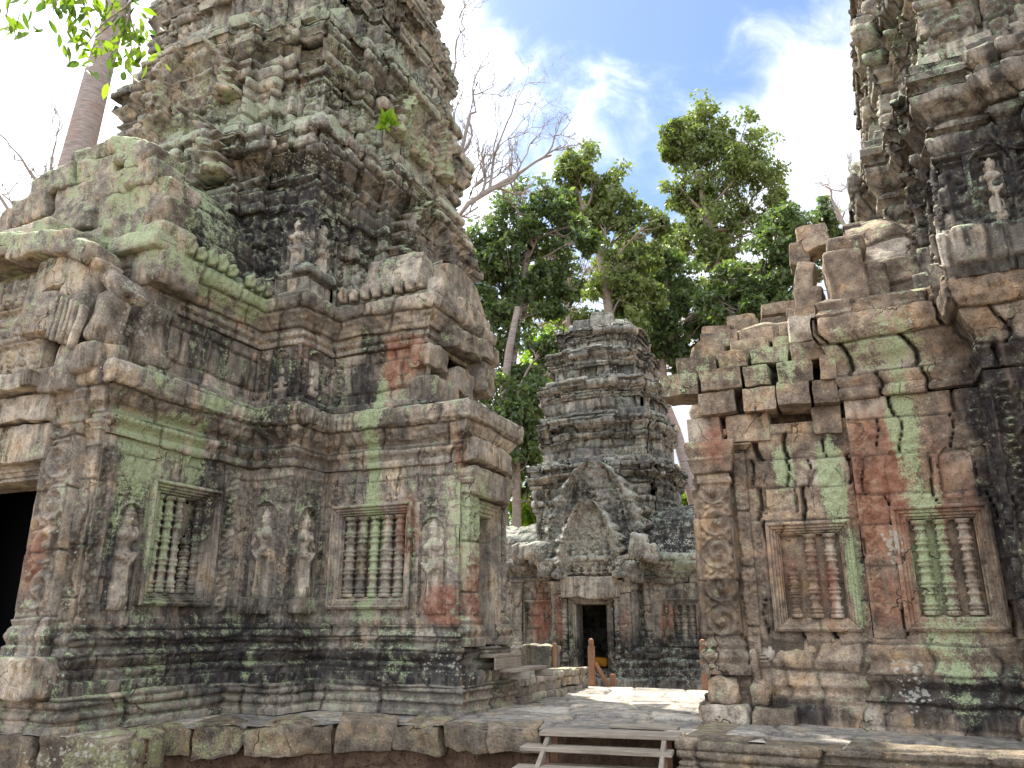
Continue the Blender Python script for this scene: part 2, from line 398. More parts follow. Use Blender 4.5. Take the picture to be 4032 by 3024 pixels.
def sweep(name, parent, mat, plan, prof, closed=True, seed=1, rough=.02, big=0.0, feats=(), mas=None, petals=(), carve=(), k=.0021, lo=.02, dark0=0.0, only=False, segj=0, miss=0):
    P, U, V, sg, ul = sweep_grid(plan, prof, closed, k, lo)
    z = P[..., 2]
    kw = dict(seed=seed); kw.update(mas or {})
    disp, blk, cav, bid = masonry(U, V, **kw)
    disp = disp+rough*fbm(P, 5.5, 3, seed+20)*.6
    if segj: disp = disp+segj*(hsh(sg*37, seed+70)*2-1)+segj*.7*vn(np.stack([sg*3.3, 0*z, z*.9], -1), 1, seed)
    if miss: disp = disp-miss*(hsh(bid, seed+77) < .13)*(.5+hsh(bid, seed+78))
    if big: disp = disp+big*(fbm(P, 1.1, 3, seed+40))-big*.7*ss(vn(P, 2.3, seed+60), .25, .6)
    for z0, z1, per, amp in petals:
        amp = amp*1.5; w_ = (z > z0) & (z < z1); c = np.abs(np.sin(math.pi*U/per))**.6*np.sin(math.pi*np.clip((z-z0)/(z1-z0), 0, 1))**.5
        disp = disp+np.where(w_, amp*(c-.4), 0)
    for z0, z1, amp, f in carve:
        disp = disp+np.where((z > z0) & (z < z1), orn_carve(P, amp, f, seed), 0)
    holes = None
    for ft in feats:
        typ, g, u0, u1, z0, z1 = ft[:6]; r = (sg == g) & (ul >= u0) & (ul <= u1) & (z >= z0) & (z <= z1)
        if typ == 'recess': disp = np.where(r, -ft[6], disp); cav = np.where(r, 0, cav)
        elif typ == 'raise': disp = np.where(r, disp+ft[6], disp)
        elif typ == 'scroll': disp = np.where(r, disp*.6+.01+orn_scroll(ul-(u0+u1)/2, z-z0, u1-u0, ft[6] if len(ft) > 6 else .016), disp)
        elif typ == 'carve': disp = np.where(r, disp+orn_carve(P, ft[6], ft[7] if len(ft) > 7 else 9, seed), disp)
        elif typ == 'hole': holes = r if holes is None else holes | r
        elif typ == 'off': disp = np.where(r, disp-ft[6]*(1+.4*vn(P, 3, seed+3)), disp)
    g = finish_grid(P, disp, blk, cav, holes, dark0=dark0)
    if only: return g
    return mk(name, *g[:2], mat, parent, g[2], g[3])


def relief(name, parent, mat, o, right, up, nrm_, W_, H_, hf, res=.014, thick=.0, mask=None, only=False, dark0=0.0, blk=.5, rough=.006):
    """heightfield slab on a plane. hf(x,y)->height, mask(x,y)->bool, x in -W/2..W/2, y in 0..H"""
    nu = int(W_/res)+1; nv = int(H_/res)+1
    x, y = np.meshgrid(np.linspace(-W_/2, W_/2, nu), np.linspace(0, H_, nv))
    P = o+x[..., None]*right+y[..., None]*up
    h = hf(x, y)
    mfaces = None
    if mask is not None:
        mm = mask(x, y)
        if not mm.any(): mm[:] = True
    else: mm = np.ones(x.shape, bool)
    h = h+rough*fbm(P, 9, 2, 7)
    V = P+h[..., None]*nrm_
    fm = mm[:-1, :-1] & mm[1:, 1:] & mm[:-1, 1:] & mm[1:, :-1]
    F = gridF(nv, nu, fm)
    Vf = V.reshape(-1, 3); Bk = (P-thick*nrm_).reshape(-1, 3); n = len(Vf)
    if thick > 0:
        F2 = F[:, ::-1]+n
        # border walls
        e = np.concatenate([F[:, [0, 1]], F[:, [1, 2]], F[:, [2, 3]], F[:, [3, 0]]]); key = np.sort(e, 1); kk = key[:, 0].astype(np.int64)*n+key[:, 1]
        u_, inv, cnt = np.unique(kk, return_inverse=True, return_counts=True); be = e[cnt[inv] == 1]
        F3 = np.stack([be[:, 1], be[:, 0], be[:, 0]+n, be[:, 1]+n], 1)
        V2 = np.concatenate([Vf, Bk]); F = np.concatenate([F, F2, F3])
    else: V2 = Vf
    used = np.zeros(len(V2), bool); used[F.ravel()] = True; idx = np.cumsum(used)-1; V2 = V2[used]; F = idx[F]
    st = stain_vals(V2); c = np.full(len(V2), blk)
    m1 = np.stack([c, 0*c, np.clip(st[:, 0]+dark0, 0, 1.5)], -1); m2 = st[:, 1:4]
    if only: return V2, F, m1, m2
    return mk(name, V2, F, mat, parent, m1, m2)


def caps(x, y, L):
    """max over capsules (x0,y0,x1,y1,r0,r1,lift)"""
    h = np.zeros(x.shape)-1
    for x0, y0, x1, y1, r0, r1, lf in L:
        dx, dy = x1-x0, y1-y0; l2 = dx*dx+dy*dy+1e-9
        t = np.clip(((x-x0)*dx+(y-y0)*dy)/l2, 0, 1); r = r0+(r1-r0)*t
        d2 = (x-x0-dx*t)**2+(y-y0-dy*t)**2; q = r*r-d2
        h = np.maximum(h, np.where(q > 0, np.sqrt(np.maximum(q, 0))*1.15+lf, -1))
    return h


DEVATA = [(-.055, .02, -.085, .0, .03, .025, .02), (.055, .02, .085, .0, .03, .025, .02), (0, .07, 0, .30, .115, .095, -.02), (0, .28, 0, .46, .095, .108, -.02),
          (0, .50, 0, .56, .095, .066, -.01), (0, .56, 0, .66, .064, .088, -.005), (0, .68, 0, .71, .098, .09, -.01), (-.047, .675, -.047, .675, .042, .042, .05), (.047, .675, .047, .675, .042, .042, .05),
          (0, .74, 0, .79, .032, .032, .02), (0, .815, 0, .85, .05, .056, .02), (0, .835, 0, .825, .012, .016, .065), (0, .89, 0, .91, .066, .05, .015), (0, .92, 0, 1.0, .045, .012, .02),
          (-.04, .93, -.055, .97, .02, .008, .01), (.04, .93, .055, .97, .02, .008, .01), (-.06, .80, -.065, .85, .02, .02, .0), (.06, .80, .065, .85, .02, .02, .0),
          (-.105, .715, -.14, .57, .034, .027, .0), (-.14, .57, -.125, .43, .026, .02, .0), (-.125, .42, -.12, .38, .026, .02, .0), (.105, .715, .155, .585, .034, .027, .0), (.155, .585, .10, .70, .024, .02, .02), (.10, .70, .085, .75, .025, .02, .03),
          (-.06, .47, .06, .47, .03, .03, .07), (-.07, .50, 0, .40, .018, .02, .085), (.07, .50, 0, .40, .018, .02, .085), (0, .40, .0, .12, .02, .028, .075)]
KNEEL = [(-.16, .1, .16, .1, .10, .10, 0), (-.2, .16, .05, .12, .09, .08, .03), (.2, .16, -.05, .12, .09, .08, .03), (0, .2, 0, .5, .12, .14, .0), (0, .62, 0, .7, .05, .05, 0), (0, .76, 0, .8, .1, .1, .02), (0, .86, 0, .98, .09, .03, .02), (-.16, .52, -.2, .34, .05, .04, .02), (-.2, .34, -.03, .42, .04, .04, .08), (.16, .52, .2, .34, .05, .04, .02), (.2, .34, .03, .42, .04, .04, .08)]


def scaled(L, s, cx=0, cy=0, flip=1):
    return [(cx+flip*a*s, cy+b*s, cx+flip*c*s, cy+d*s, e*s, f*s, g*s) for a, b, c, d, e, f, g in L]


def frame_of(seg):
    """unit right, outward normal for a direction in the temple plan"""
    d = np.array(seg, float); d /= np.linalg.norm(d); r = d[0]*B3+d[1]*A3; n = d[1]*B3-d[0]*A3
    return r, n


def rect_frame(o, right, up, nrm_, W_, H_, prof, res=.03, seed=3, sides=4, rough=.006):
    """nested moulding round a rectangle; prof [(inset, height)]; o = bottom centre"""
    out = []
    pf = []
    for (a0, h0), (a1, h1) in zip(prof[:-1], prof[1:]):
        m = max(1, int(math.hypot(a1-a0, h1-h0)/.03))
        for j in range(m): pf.append((a0+(a1-a0)*j/m, h0+(h1-h0)*j/m))
    pf.append(prof[-1]); pf = np.array(pf)
    cs = [(-W_/2, 0, 1, 1), (W_/2, 0, -1, 1), (W_/2, H_, -1, -1), (-W_/2, H_, 1, -1)]
    for i in range(4):
        if sides == 3 and i == 0: continue
        a, b = cs[i], cs[(i+1) % 4]; L = math.hypot(b[0]-a[0], b[1]-a[1]); m = max(2, int(L/res))
        f = np.linspace(0, 1, m+1)[None]; ins = pf[:, 0][:, None]; hh = pf[:, 1][:, None]
        ay = 0 if (sides == 3) else a[3]; by = 0 if sides == 3 else b[3]
        if sides == 3:
            ay = -1 if a[1] == H_ else 0; by = -1 if b[1] == H_ else 0
        x = (a[0]+a[2]*ins)*(1-f)+(b[0]+b[2]*ins)*f; y = (a[1]+ay*ins)*(1-f)+(b[1]+by*ins)*f
        P = o+x[..., None]*right+y[..., None]*up+(hh+0*f)[..., None]*nrm_
        P = P+nrm_*(rough*fbm(P, 7, 3, seed))[..., None]
        st = stain_vals(P); c = np.full(P.shape[:2], .3+.6*hsh(i, seed))
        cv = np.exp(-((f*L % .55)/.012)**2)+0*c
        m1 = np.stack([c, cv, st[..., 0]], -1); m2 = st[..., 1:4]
        out.append((P.reshape(-1, 3), gridF(*P.shape[:2]), m1.reshape(-1, 3), m2.reshape(-1, 3)))
    return join(out)


WIN_PROF = [(0, -.01), (.0, .06), (.03, .085), (.045, .08), (.052, .035), (.085, .04), (.092, .0), (.12, .005), (.127, -.04), (.15, -.035), (.156, -.09), (.17, -.09), (.172, -.21)]


def lathe(prof, base, n=14, seed=0, rough=.004):
    pf = np.array(prof); th = np.linspace(0, 2*math.pi, n+1)
    P = np.stack([pf[:, 0][:, None]*np.cos(th), pf[:, 0][:, None]*np.sin(th), pf[:, 1][:, None]+0*th], -1)+base
    P = P+(vn(P, 6, seed)*rough)[..., None]
    P[:, -1] = P[:, 0]
    st = stain_vals(P); c = np.full(P.shape[:2], float(hsh(seed*7+3)))
    return P.reshape(-1, 3), gridF(*P.shape[:2]), np.stack([c, 0*c, st[..., 0]], -1).reshape(-1, 3), st[..., 1:4].reshape(-1, 3)


def baluster_prof(H_, r):
    pf = [(r*.95, 0), (r, .01), (r, .045)]; n = 4; z = .05
    seg = (H_-.1)/n
    for i in range(n):
        z0 = .05+i*seg
        for a, b in ((.62, .0), (.95, .06), (.95, .14), (.7, .18), (1.0, .26), (1.0, .34), (.72, .38), (.66, .62), (.74, .68), (.95, .74), (.95, .80), (.68, .86), (.62, 1.0)):
            pf.append((r*a, z0+b*seg))
    pf += [(r, H_-.045), (r, H_)]
    return pf


def false_window(parent, mat, s, t, d, z0, W_, H_, nb, label=None, broken=(), seed=1, depth=.0, prof=WIN_PROF, rw=1.0):
    """(s,t): bottom centre on the wall face, d: plan direction of the wall"""
    r, n = frame_of(d); o = S(s, t, z0)+n*(.012+depth)
    g = rect_frame(o, r, Z3, n, W_, H_, prof, seed=seed)
    fw = mk('false_window', *g[:2], mat, parent, g[2], g[3], smooth=False)
    if label: fw['label'] = label
    ins = prof[-1][0]; back = prof[-1][1]
    iw, ih = W_-2*ins, H_-2*ins
    rl = relief('window_panel', fw, mat, o+Z3*ins+n*(back+.002), r, Z3, n, iw+.02, ih+.02, lambda x, y: 0*x, res=.05)
    for i in range(nb):
        x = (i+.5)/nb*iw-iw/2; hh = ih
        if i in broken: hh = ih*.55
        pf = baluster_prof(hh, min(.098, iw/nb*.44)*rw*(.88+.24*float(hsh(i*7+seed*3))))
        g = lathe(pf, o+r*x+Z3*ins+n*(back+.1), 12, seed*10+i)
        mk('baluster', *g[:2], mat, fw, g[2], g[3])
    return fw


def niche(parent, mat, s, t, d, z0, W_, H_, fig=True, kneel=False, seed=0, flip=1, depth=.03, headless=False):
    r, n = frame_of(d); o = S(s, t, z0)+n*depth
    def hf(x, y):
        aw = W_*.40; ah = H_*.66
        yy = np.maximum(y-ah, 0); dd = np.sqrt(x*x+(yy*.75)**2)*np.ones_like(x); dd = np.where(y < ah, np.abs(x), dd)
        inside = dd < aw
        ridge = np.exp(-((dd-aw-.015)/.014)**2)*.03
        point = np.exp(-(x/.03)**2)*np.exp(-((y-ah-aw*1.5)/.06)**2)*.03
        return np.where(inside, -.09, 0)+ridge+point+np.where(inside, 0, orn_carve(np.stack([x+seed, y, 0*x], -1), .010, 26, seed))
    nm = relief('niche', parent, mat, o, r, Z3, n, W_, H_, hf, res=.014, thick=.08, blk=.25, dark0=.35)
    if fig:
        L = KNEEL if kneel else DEVATA; fh = H_*(.8 if not kneel else .62); L2 = [(a*1.12, b, c_*1.12, d_, e*1.12, f_*1.12, g*1.5) for a, b, c_, d_, e, f_, g in scaled(L, fh, 0, .03, flip)]
        if headless: L2 = [c for c in L2 if c[1] < .77*fh]
        hf2 = lambda x, y: caps(x, y, L2)+.0045*np.sin(x/fh*150+2)*((y-.03 < .44*fh))+.004*np.sin((y-.03)/fh*130)*((y-.03 > .88*fh) | (np.abs(y-.03-.5*fh) < .05*fh))-.012*((np.abs(np.abs(x)-.02*fh) < .009*fh) & (np.abs(y-.03-.845*fh) < .007*fh))
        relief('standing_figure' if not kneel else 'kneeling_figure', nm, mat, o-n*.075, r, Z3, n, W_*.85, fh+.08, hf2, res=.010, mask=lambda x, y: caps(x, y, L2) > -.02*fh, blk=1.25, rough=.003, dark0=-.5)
    return nm


def block(c, d, sz, seed=0, res=.05, rough=.02, rnd=.035, rot=(0, 0, 0), blk=None):
    """weathered stone block: c centre (world), d plan direction of its length, sz (len,depth,height)"""
    a, b, h = sz; r, n = frame_of(d); n = -n
    pts = []; Fs = []; o = 0
    for ax in range(3):
        for sg in (-1, 1):
            u, v = [(1, 2), (2, 0), (0, 1)][ax]
            nu = max(2, int(sz[u]/res)); nv = max(2, int(sz[v]/res))
            gu, gv = np.meshgrid(np.linspace(-.5, .5, nu+1), np.linspace(-.5, .5, nv+1))
            P = np.zeros(gu.shape+(3,)); P[..., ax] = sg*.5; P[..., u] = gu*(1 if sg > 0 else -1); P[..., v] = gv
            Fs.append(gridF(nv+1, nu+1)+o); pts.append(P.reshape(-1, 3)); o += gu.size
    L = np.concatenate(pts)*np.array(sz)
    hs = np.array(sz)/2; q = np.clip(L, -hs+rnd, hs-rnd); e = L-q; el = np.linalg.norm(e, axis=1, keepdims=True)
    L = q+e/np.maximum(el, 1e-9)*np.minimum(el, rnd)
    rx, ry, rz = rot
    cx, sx, cy, sy, cz, sz_ = math.cos(rx), math.sin(rx), math.cos(ry), math.sin(ry), math.cos(rz), math.sin(rz)
    Mx = np.array([[1, 0, 0], [0, cx, -sx], [0, sx, cx]]); My = np.array([[cy, 0, sy], [0, 1, 0], [-sy, 0, cy]]); Mz = np.array([[cz, -sz_, 0], [sz_, cz, 0], [0, 0, 1]])
    L = L@(Mz@My@Mx).T
    Wd = np.asarray(c)+L[:, :1]*r+L[:, 1:2]*n+L[:, 2:3]*Z3
    off = np.stack([vn(Wd, 2.2, 11+seed*3), vn(Wd, 2.2, 12+seed*3), vn(Wd, 2.2, 13+seed*3)], -1)*rough*1.3+np.stack([vn(Wd, 8, 14), vn(Wd, 8, 15), vn(Wd, 8, 16)], -1)*rough*.5
    Wd = Wd+off; st = stain_vals(Wd); cc = np.full(len(Wd), float(hsh(seed*13+5)) if blk is None else blk)
    return Wd, np.concatenate(Fs), np.stack([cc, 0*cc, st[:, 0]], -1), st[:, 1:4]


def put(name, parts, mat, parent=None, loc=None, smooth=True):
    g = join(parts); return mk(name, g[0], g[1], mat, parent, g[2], g[3], smooth, loc)

# ================================================================ the left gopura
rnd = random.Random(7)
CL = (-10.4, 11.85)


def LP(x, y): return (CL[0]+x, CL[1]+y)


def stain(ch, s, t, z, rs, rt, rz, am): STAINS.append((ch, s, t, z, rs, rt, rz, am))


# green run-off down the window of the right arm, red door corner, pink patches, black base
stain(2, -6.66, 9.8, 3.0, .17, .8, 1.9, 1.5); stain(2, -6.6, 9.8, 4.15, .45, .8, .25, .9); stain(2, -5.15, 10.1, 2.6, .35, .8, .9, .8)
stain(1, -6.05, 9.8, 2.55, .32, .6, .75, 1.0); stain(1, -5.5, 9.8, 1.4, .5, .6, .35, 1.25); stain(1, -5.2, 9.9, 3.45, .14, .5, .5, .9); stain(1, -6.35, 9.95, 5.1, .5, .5, .5, 1.5); stain(1, -5.1, 10.1, 1.6, .2, .3, .7, 1.1)
stain(1, -7.55, 9.1, 5.1, .22, .4, .7, 1.3); stain(1, -9.1, 6.4, 2.0, .3, .5, .8, .9)
stain(2, -8.4, 6.95, 3.1, .3, .42, .8, 1.5); stain(2, -8.4, 7.5, 3.7, .3, .5, .6, 1.1); stain(2, -8.4, 7.9, 3.4, .3, .25, .75, 1.2); stain(2, -8.4, 7.45, 2.3, .5, .35, 1.0, 1.1); stain(2, -8.4, 7.0, 4.25, .5, .5, .35, 1.2); stain(2, -8.3, 8.2, 4.2, .5, .8, .28, 1.0)
stain(2, -8.4, 8.0, 6.1, .6, 1.2, .5, 1.5); stain(2, -8.9, 7.0, 7.0, .5, .3, 1.0, .7); stain(2, -10, 9.2, 9.6, 1.6, .9, 1.1, 1.2)
stain(2, -7.9, 9.0, 9.6, 2.2, 1.6, .35, .8); stain(2, -7.9, 9.0, 12.0, 2.6, 2.4, .6, .7); stain(2, -6.9, 11.5, 10.5, .8, 1.6, 2.5, .7)
stain(0, -7.9, 9.0, .7, 1.3, 1.2, .75, .75); stain(0, -6.2, 9.8, .6, 1.2, .5, .35, .7); stain(0, -8.4, 8.3, 2.9, .4, .5, 1.2, .6); stain(0, -7.9, 9.2, 4.4, 1.0, 1.0, 1.0, .6); stain(0, -8.6, 8.4, 7.2, .8, 1.3, 1.1, 1.6)
stain(0, -8.2, 9.2, 7.9, 1.5, 1.2, 1.0, .85); stain(0, -7.0, 11.2, 12.3, .9, 2.2, .9, .7); stain(0, -7.8, 9.3, 10.4, 1.0, 1.0, .6, .6); stain(0, -6.8, 11, 7.9, .7, 1.8, 1.6, .5); stain(0, -7.0, 9.8, 5.0, .35, .5, .8, .7); stain(0, -8.5, 7.8, 5.1, .3, 1.2, .55, .5)
stain(3, -7.3, 9.0, .75, .25, .5, .6, .6); stain(3, -5.3, 9.8, .6, .5, .4, .3, .5); stain(3, -8.5, 6.6, 5.2, .35, .4, .6, 1.3); stain(3, -9.0, 6.3, .55, .6, .4, .3, .8)
stain(0, -9.2, 6.4, 2.5, .9, .5, 2.2, -.9)

stain(2, -9, 10.5, 10.5, 3.6, 3.6, 3.0, .4); stain(2, -9, 10.5, 14.5, 3.6, 3.6, 3, .45); stain(2, -9.5, 7.5, 8, 2.5, 1.5, 2.0, .6); stain(2, -9.5, 6.5, 6.3, 2.5, .8, .5, .8); stain(0, -7.2, 10.2, 13, 1.5, 2, 3, .35); stain(3, -8.0, 9.0, 9.0, 2, 2, 1.0, .4); stain(0, -8.4, 8.2, 1.0, .8, 2, .8, .4)
gop = thing('temple_gatehouse', S(*CL, 0), 'large weathered gatehouse tower with green lichen, carved windows and niches, filling the left half', 'temple')
PLAN_L = [LP(5.2, -2.0), LP(5.2, -.62), LP(2.8, -.62), LP(2.8, 2.8), LP(-2.8, 2.8), LP(-2.8, 2.0), LP(-5.2, 2.0), LP(-5.2, -2.0), LP(-2.8, -2.0), LP(-2.8, -2.8), LP(-2.0, -2.8), LP(-2.0, -5.35), LP(2.0, -5.35), LP(2.0, -2.8), LP(2.8, -2.8), LP(2.8, -2.0)]
# segment numbers: 0 right arm end, 11 porch front, 12 wall with left window, 13 niche front, 14 niche side, 15 wall with right window
sweep('base_course', gop, M_LEFT, PLAN_L, [(0.220, 0), (0.220, .06), (0.170, .08), (0.170, .13), (0.210, .16), (0.210, .19), (0.160, .22), (0.160, .26), (0.210, .29), (0.210, .36), (0.160, .385), (-.1, .40)], seed=3, mas=dict(h=(.5, .6), wd=(.8, 1.5), gap=.012, jit=0.028, vmin=-.1), rough=.014, big=.010)
sweep('plinth', gop, M_LEFT, PLAN_L, [(.15, .36), (.16, .52), (.10, .56), (.12, .62), (.05, .66), (.09, .70), (.13, .77), (.13, .82), (.06, .87), (.03, .90), (.08, .94), (.10, 1.0), (.06, 1.05), (.02, 1.08), (.05, 1.12), (.03, 1.15), (-.05, 1.16)], seed=5, rough=.014, big=.010,
      mas=dict(h=(.24, .34), wd=(.6, 1.3), jit=0.018, gap=.006, vmin=.3), petals=[(.38, .52, .12, .016), (.74, .86, .11, .018), (.94, 1.03, .09, .014)], feats=[('hole', 11, 1.05, 2.95, .8, 1.3), ('hole', 0, .48, 1.06, .86, 1.3)], dark0=.22)
wA0 = lambda t: t-6.5      # local u on the left window wall
wB0 = lambda s: s+7.6      # local u on the right window wall
sweep('wall', gop, M_LEFT, PLAN_L, [(-.02, 1.12), (.02, 1.14), (.02, 1.22), (0, 1.25), (0, 3.42)], seed=11, rough=.012, mas=dict(h=(.3, .46), wd=(.55, 1.2), gap=.001, depth=.012, edge=.010, jit=.008, vmin=1.1),
      petals=[(1.13, 1.27, .08, .02), (3.2, 3.34, .07, .02)],
      feats=[('recess', 15, wB0(-7.28), wB0(-6.08), 1.5, 2.75, .24), ('scroll', 15, .10, .36, 1.3, 3.2, .018), ('carve', 15, wB0(-5.9), wB0(-5.3), 1.3, 3.2, .014, 13), ('carve', 15, .36, 2.0, 2.95, 3.25, .012, 16),
             ('recess', 12, wA0(7.45), wA0(8.28), 1.5, 2.85, .24), ('scroll', 12, 2.02, 2.30, 1.3, 3.3, .018), ('carve', 12, .1, .55, 1.3, 3.2, .012, 12), ('carve', 12, .7, 2.0, 3.0, 3.3, .012, 16), ('scroll', 12, .0, .16, 1.3, 3.3, .014),
             ('carve', 13, 0, .8, 2.85, 3.4, .014, 15), ('scroll', 13, .0, .14, 1.3, 3.2, .014), ('scroll', 13, .68, .80, 1.3, 3.2, .014), ('carve', 14, 0, .8, 2.85, 3.4, .014, 15), ('scroll', 14, 0, .12, 1.3, 3.2, .014), ('scroll', 14, .62, .78, 1.3, 3.2, .014),
             ('hole', 0, .48, 1.06, 1.0, 2.8), ('hole', 11, 1.05, 2.95, 1.0, 2.95)])
ENT = [(0, 3.38), (.05, 3.42), (.05, 3.48), (.02, 3.52), (.06, 3.58), (.09, 3.62), (.09, 3.70), (.04, 3.74), (.07, 3.78), (.13, 3.84), (.20, 3.98), (.27, 4.06), (.27, 4.26), (.20, 4.33), (.0, 4.36), (-.4, 4.38)]
sweep('cornice', gop, M_LEFT, PLAN_L, ENT, seed=17, rough=.014, big=.010, mas=dict(h=(.3, .45), wd=(.6, 1.2), gap=.008, jit=0.024, vmin=3.4), petals=[(3.56, 3.72, .09, .016), (4.08, 4.26, .16, .02)], carve=[(3.8, 4.06, .016, 11)])
# upper storey
PLAN_L2 = [LP(4.5, -1.9), LP(4.5, -.25), LP(2.7, -.25), LP(2.7, 2.7), LP(-2.7, 2.7), LP(-2.7, 1.9), LP(-4.9, 1.9), LP(-4.9, -1.9), LP(-2.7, -1.9), LP(-2.7, -2.7), LP(-1.85, -2.7), LP(-1.85, -4.75), LP(1.85, -4.75), LP(1.85, -2.7), LP(2.7, -2.7), LP(2.7, -1.9)]
sweep('upper_wall', gop, M_LEFT, PLAN_L2, [(.12, 4.34), (.12, 4.46), (.03, 4.5), (.0, 4.52), (0, 5.36)], seed=23, rough=.02, mas=dict(h=(.34, .5), wd=(.5, 1.0), gap=.009, jit=.02, vmin=4.35), feats=[('scroll', 13, .02, .2, 4.5, 5.4, .018), ('scroll', 13, .62, .83, 4.5, 5.4, .018), ('scroll', 14, .0, .2, 4.5, 5.4, .018), ('scroll', 14, .6, .78, 4.5, 5.4, .018), ('scroll', 15, .02, .3, 4.5, 5.4, .018), ('off', 15, 1.6, 1.9, 4.3, 5.6, .08), ('off', 0, .15, 2.1, 4.3, 5.4, .25)])
ENT2 = [(0, 5.34), (.05, 5.38), (.05, 5.44), (.01, 5.48), (.06, 5.52), (.06, 5.58), (.02, 5.62), (.08, 5.68), (.10, 5.74), (.16, 5.84), (.25, 5.94), (.29, 6.0), (.29, 6.12), (.2, 6.2), (.06, 6.3), (-.15, 6.36), (-.6, 6.4)]
sweep('upper_cornice', gop, M_LEFT, PLAN_L2, ENT2, seed=29, rough=.014, big=.010, mas=dict(h=(.28, .4), wd=(.6, 1.1), gap=.01, jit=0.022, vmin=5.36), petals=[(5.36, 5.48, .08, .015), (5.5, 5.6, .1, .015), (6.0, 6.14, .13, .02)], carve=[(5.74, 6.0, .014, 11)])


def crest(s0, t0, s1, t1, z, n, h=.26, wd=.2, name='crest'):
    out = []
    for i in range(n):
        f = (i+.5)/n; 
        if hsh(i*31+int(z*10)) < .12: continue
        c = S(s0+(s1-s0)*f, t0+(t1-t0)*f, z); hh = h*(.75+.4*hsh(i*7+3))
        r, nn = frame_of((s1-s0, t1-t0))
        hf = lambda x, y: .05+.03*np.cos(x/wd*9)*np.cos(y/hh*7)
        out.append(relief('', None, None, c, r, Z3, nn, wd, hh, hf, res=.03, thick=.06, mask=lambda x, y: (np.abs(x) < wd*.47*np.sqrt(np.clip(1-(y/hh)**3, 0, 1))+.001), only=True, blk=float(hsh(i+5)), rough=.015))
    return out


for g in crest(-8.25, 7.15, -8.25, 9.0, 6.18, 9): mk('crest_leaf', g[0], g[1], M_LEFT, gop, g[2], g[3])
for g in crest(-7.45, 9.66, -5.75, 9.66, 6.2, 8): mk('crest_leaf', g[0], g[1], M_LEFT, gop, g[2], g[3])


def vault(name, parent, mat, axis, c, half, z0, z1, a0, a1, seed=1, step=.16, **kw):
    """stone vault whose courses step in; axis 's' or 't' is its length"""
    prof = []; n = 9
    for i in range(n+1):
        th = i/n*math.pi/2; o = -half*(1-math.cos(th)**.8); z = z0+(z1-z0)*math.sin(th)**.9
        prof.append((o, z))
    if axis == 's': plan = [(a0, c-half), (a1, c-half), (a1, c+half), (a0, c+half)]
    else: plan = [(c-half, a0), (c+half, a0), (c+half, a1), (c-half, a1)]
    # the ends stay upright: sweep only along the two long sides
    if axis == 's': sides = [[(a0, c-half), (a1, c-half)], [(a1, c+half), (a0, c+half)]]
    else: sides = [[(c+half, a0), (c+half, a1)], [(c-half, a1), (c-half, a0)]]
    gs = []
    for sd_ in sides:
        gs.append(sweep('', None, mat, sd_, prof, closed=False, seed=seed, rough=.03, big=kw.get('big', .05), mas=dict(h=(.28, .4), wd=(.5, 1.0), gap=.008, jit=kw.get('jit', .03), vmin=z0-.1), only=True, dark0=kw.get('dark0', 0)))
    # end walls
    pr = np.array(prof); m = 16
    for e, sg in ((a0, -1), (a1, 1)):
        zz = pr[:, 1]; hw = half+pr[:, 0]; f = np.linspace(-1, 1, m)
        X = hw[:, None]*f[None]; Zz = np.repeat(zz[:, None], m, 1)
        P = S(np.full_like(X, e), c+X, Zz) if axis == 's' else S(c-X*-1, np.full_like(X, e), Zz)
        P = P+(.05*vn(P, 2, 3))[..., None]; st = stain_vals(P); c0 = np.full(X.shape, .5)
        F = gridF(len(pr), m)
        gs.append((P.reshape(-1, 3), F, np.stack([c0, 0*c0, st[..., 0]], -1).reshape(-1, 3), st[..., 1:4].reshape(-1, 3)))
    return put(name, gs, mat, parent)


vault('arm_roof', gop, M_LEFT, 's', 11.1, 1.05, 6.2, 7.15, -8.0, -5.95, seed=31, dark0=.1)
vault('porch_roof', gop, M_LEFT, 't', -10.4, 1.75, 6.3, 8.3, 7.2, 9.6, seed=33, dark0=.35)
vault('porch_roof', gop, M_LEFT, 't', -10.4, 1.85, 4.3, 6.1, 6.55, 7.15, seed=35, dark0=.2)
# ---- tower storeys


def tower_plan(c, k):
    q = [(2.9, -2.25), (3.0, -2.25), (3.0, -1.9), (3.14, -1.9), (3.14, -1.4), (3.4, -1.4), (3.4, -.75), (3.5, -.75), (3.5, .75), (3.4, .75), (3.4, 1.4), (3.14, 1.4), (3.14, 1.9), (3.0, 1.9), (3.0, 2.25), (2.9, 2.25), (2.9, 2.9), (2.25, 2.9)]
    out = []; pts = q
    for r_ in range(4):
        for x, y in q:
            for _ in range(r_): x, y = -y, x
            out.append((c[0]+x*k, c[1]+y*k))
    # drop doubled points
    res = []
    for p in out:
        if not res or math.hypot(p[0]-res[-1][0], p[1]-res[-1][1]) > 1e-4: res.append(p)
    return res[:-1] if math.dist(res[0], res[-1]) < 1e-4 else res


def sweep_core(pl, z0, z1):
    P, *_ = sweep_grid(pl, [(-.3, z0), (-.3, z1)], True, res=.5); return P.reshape(-1, 3), gridF(*P.shape[:2])


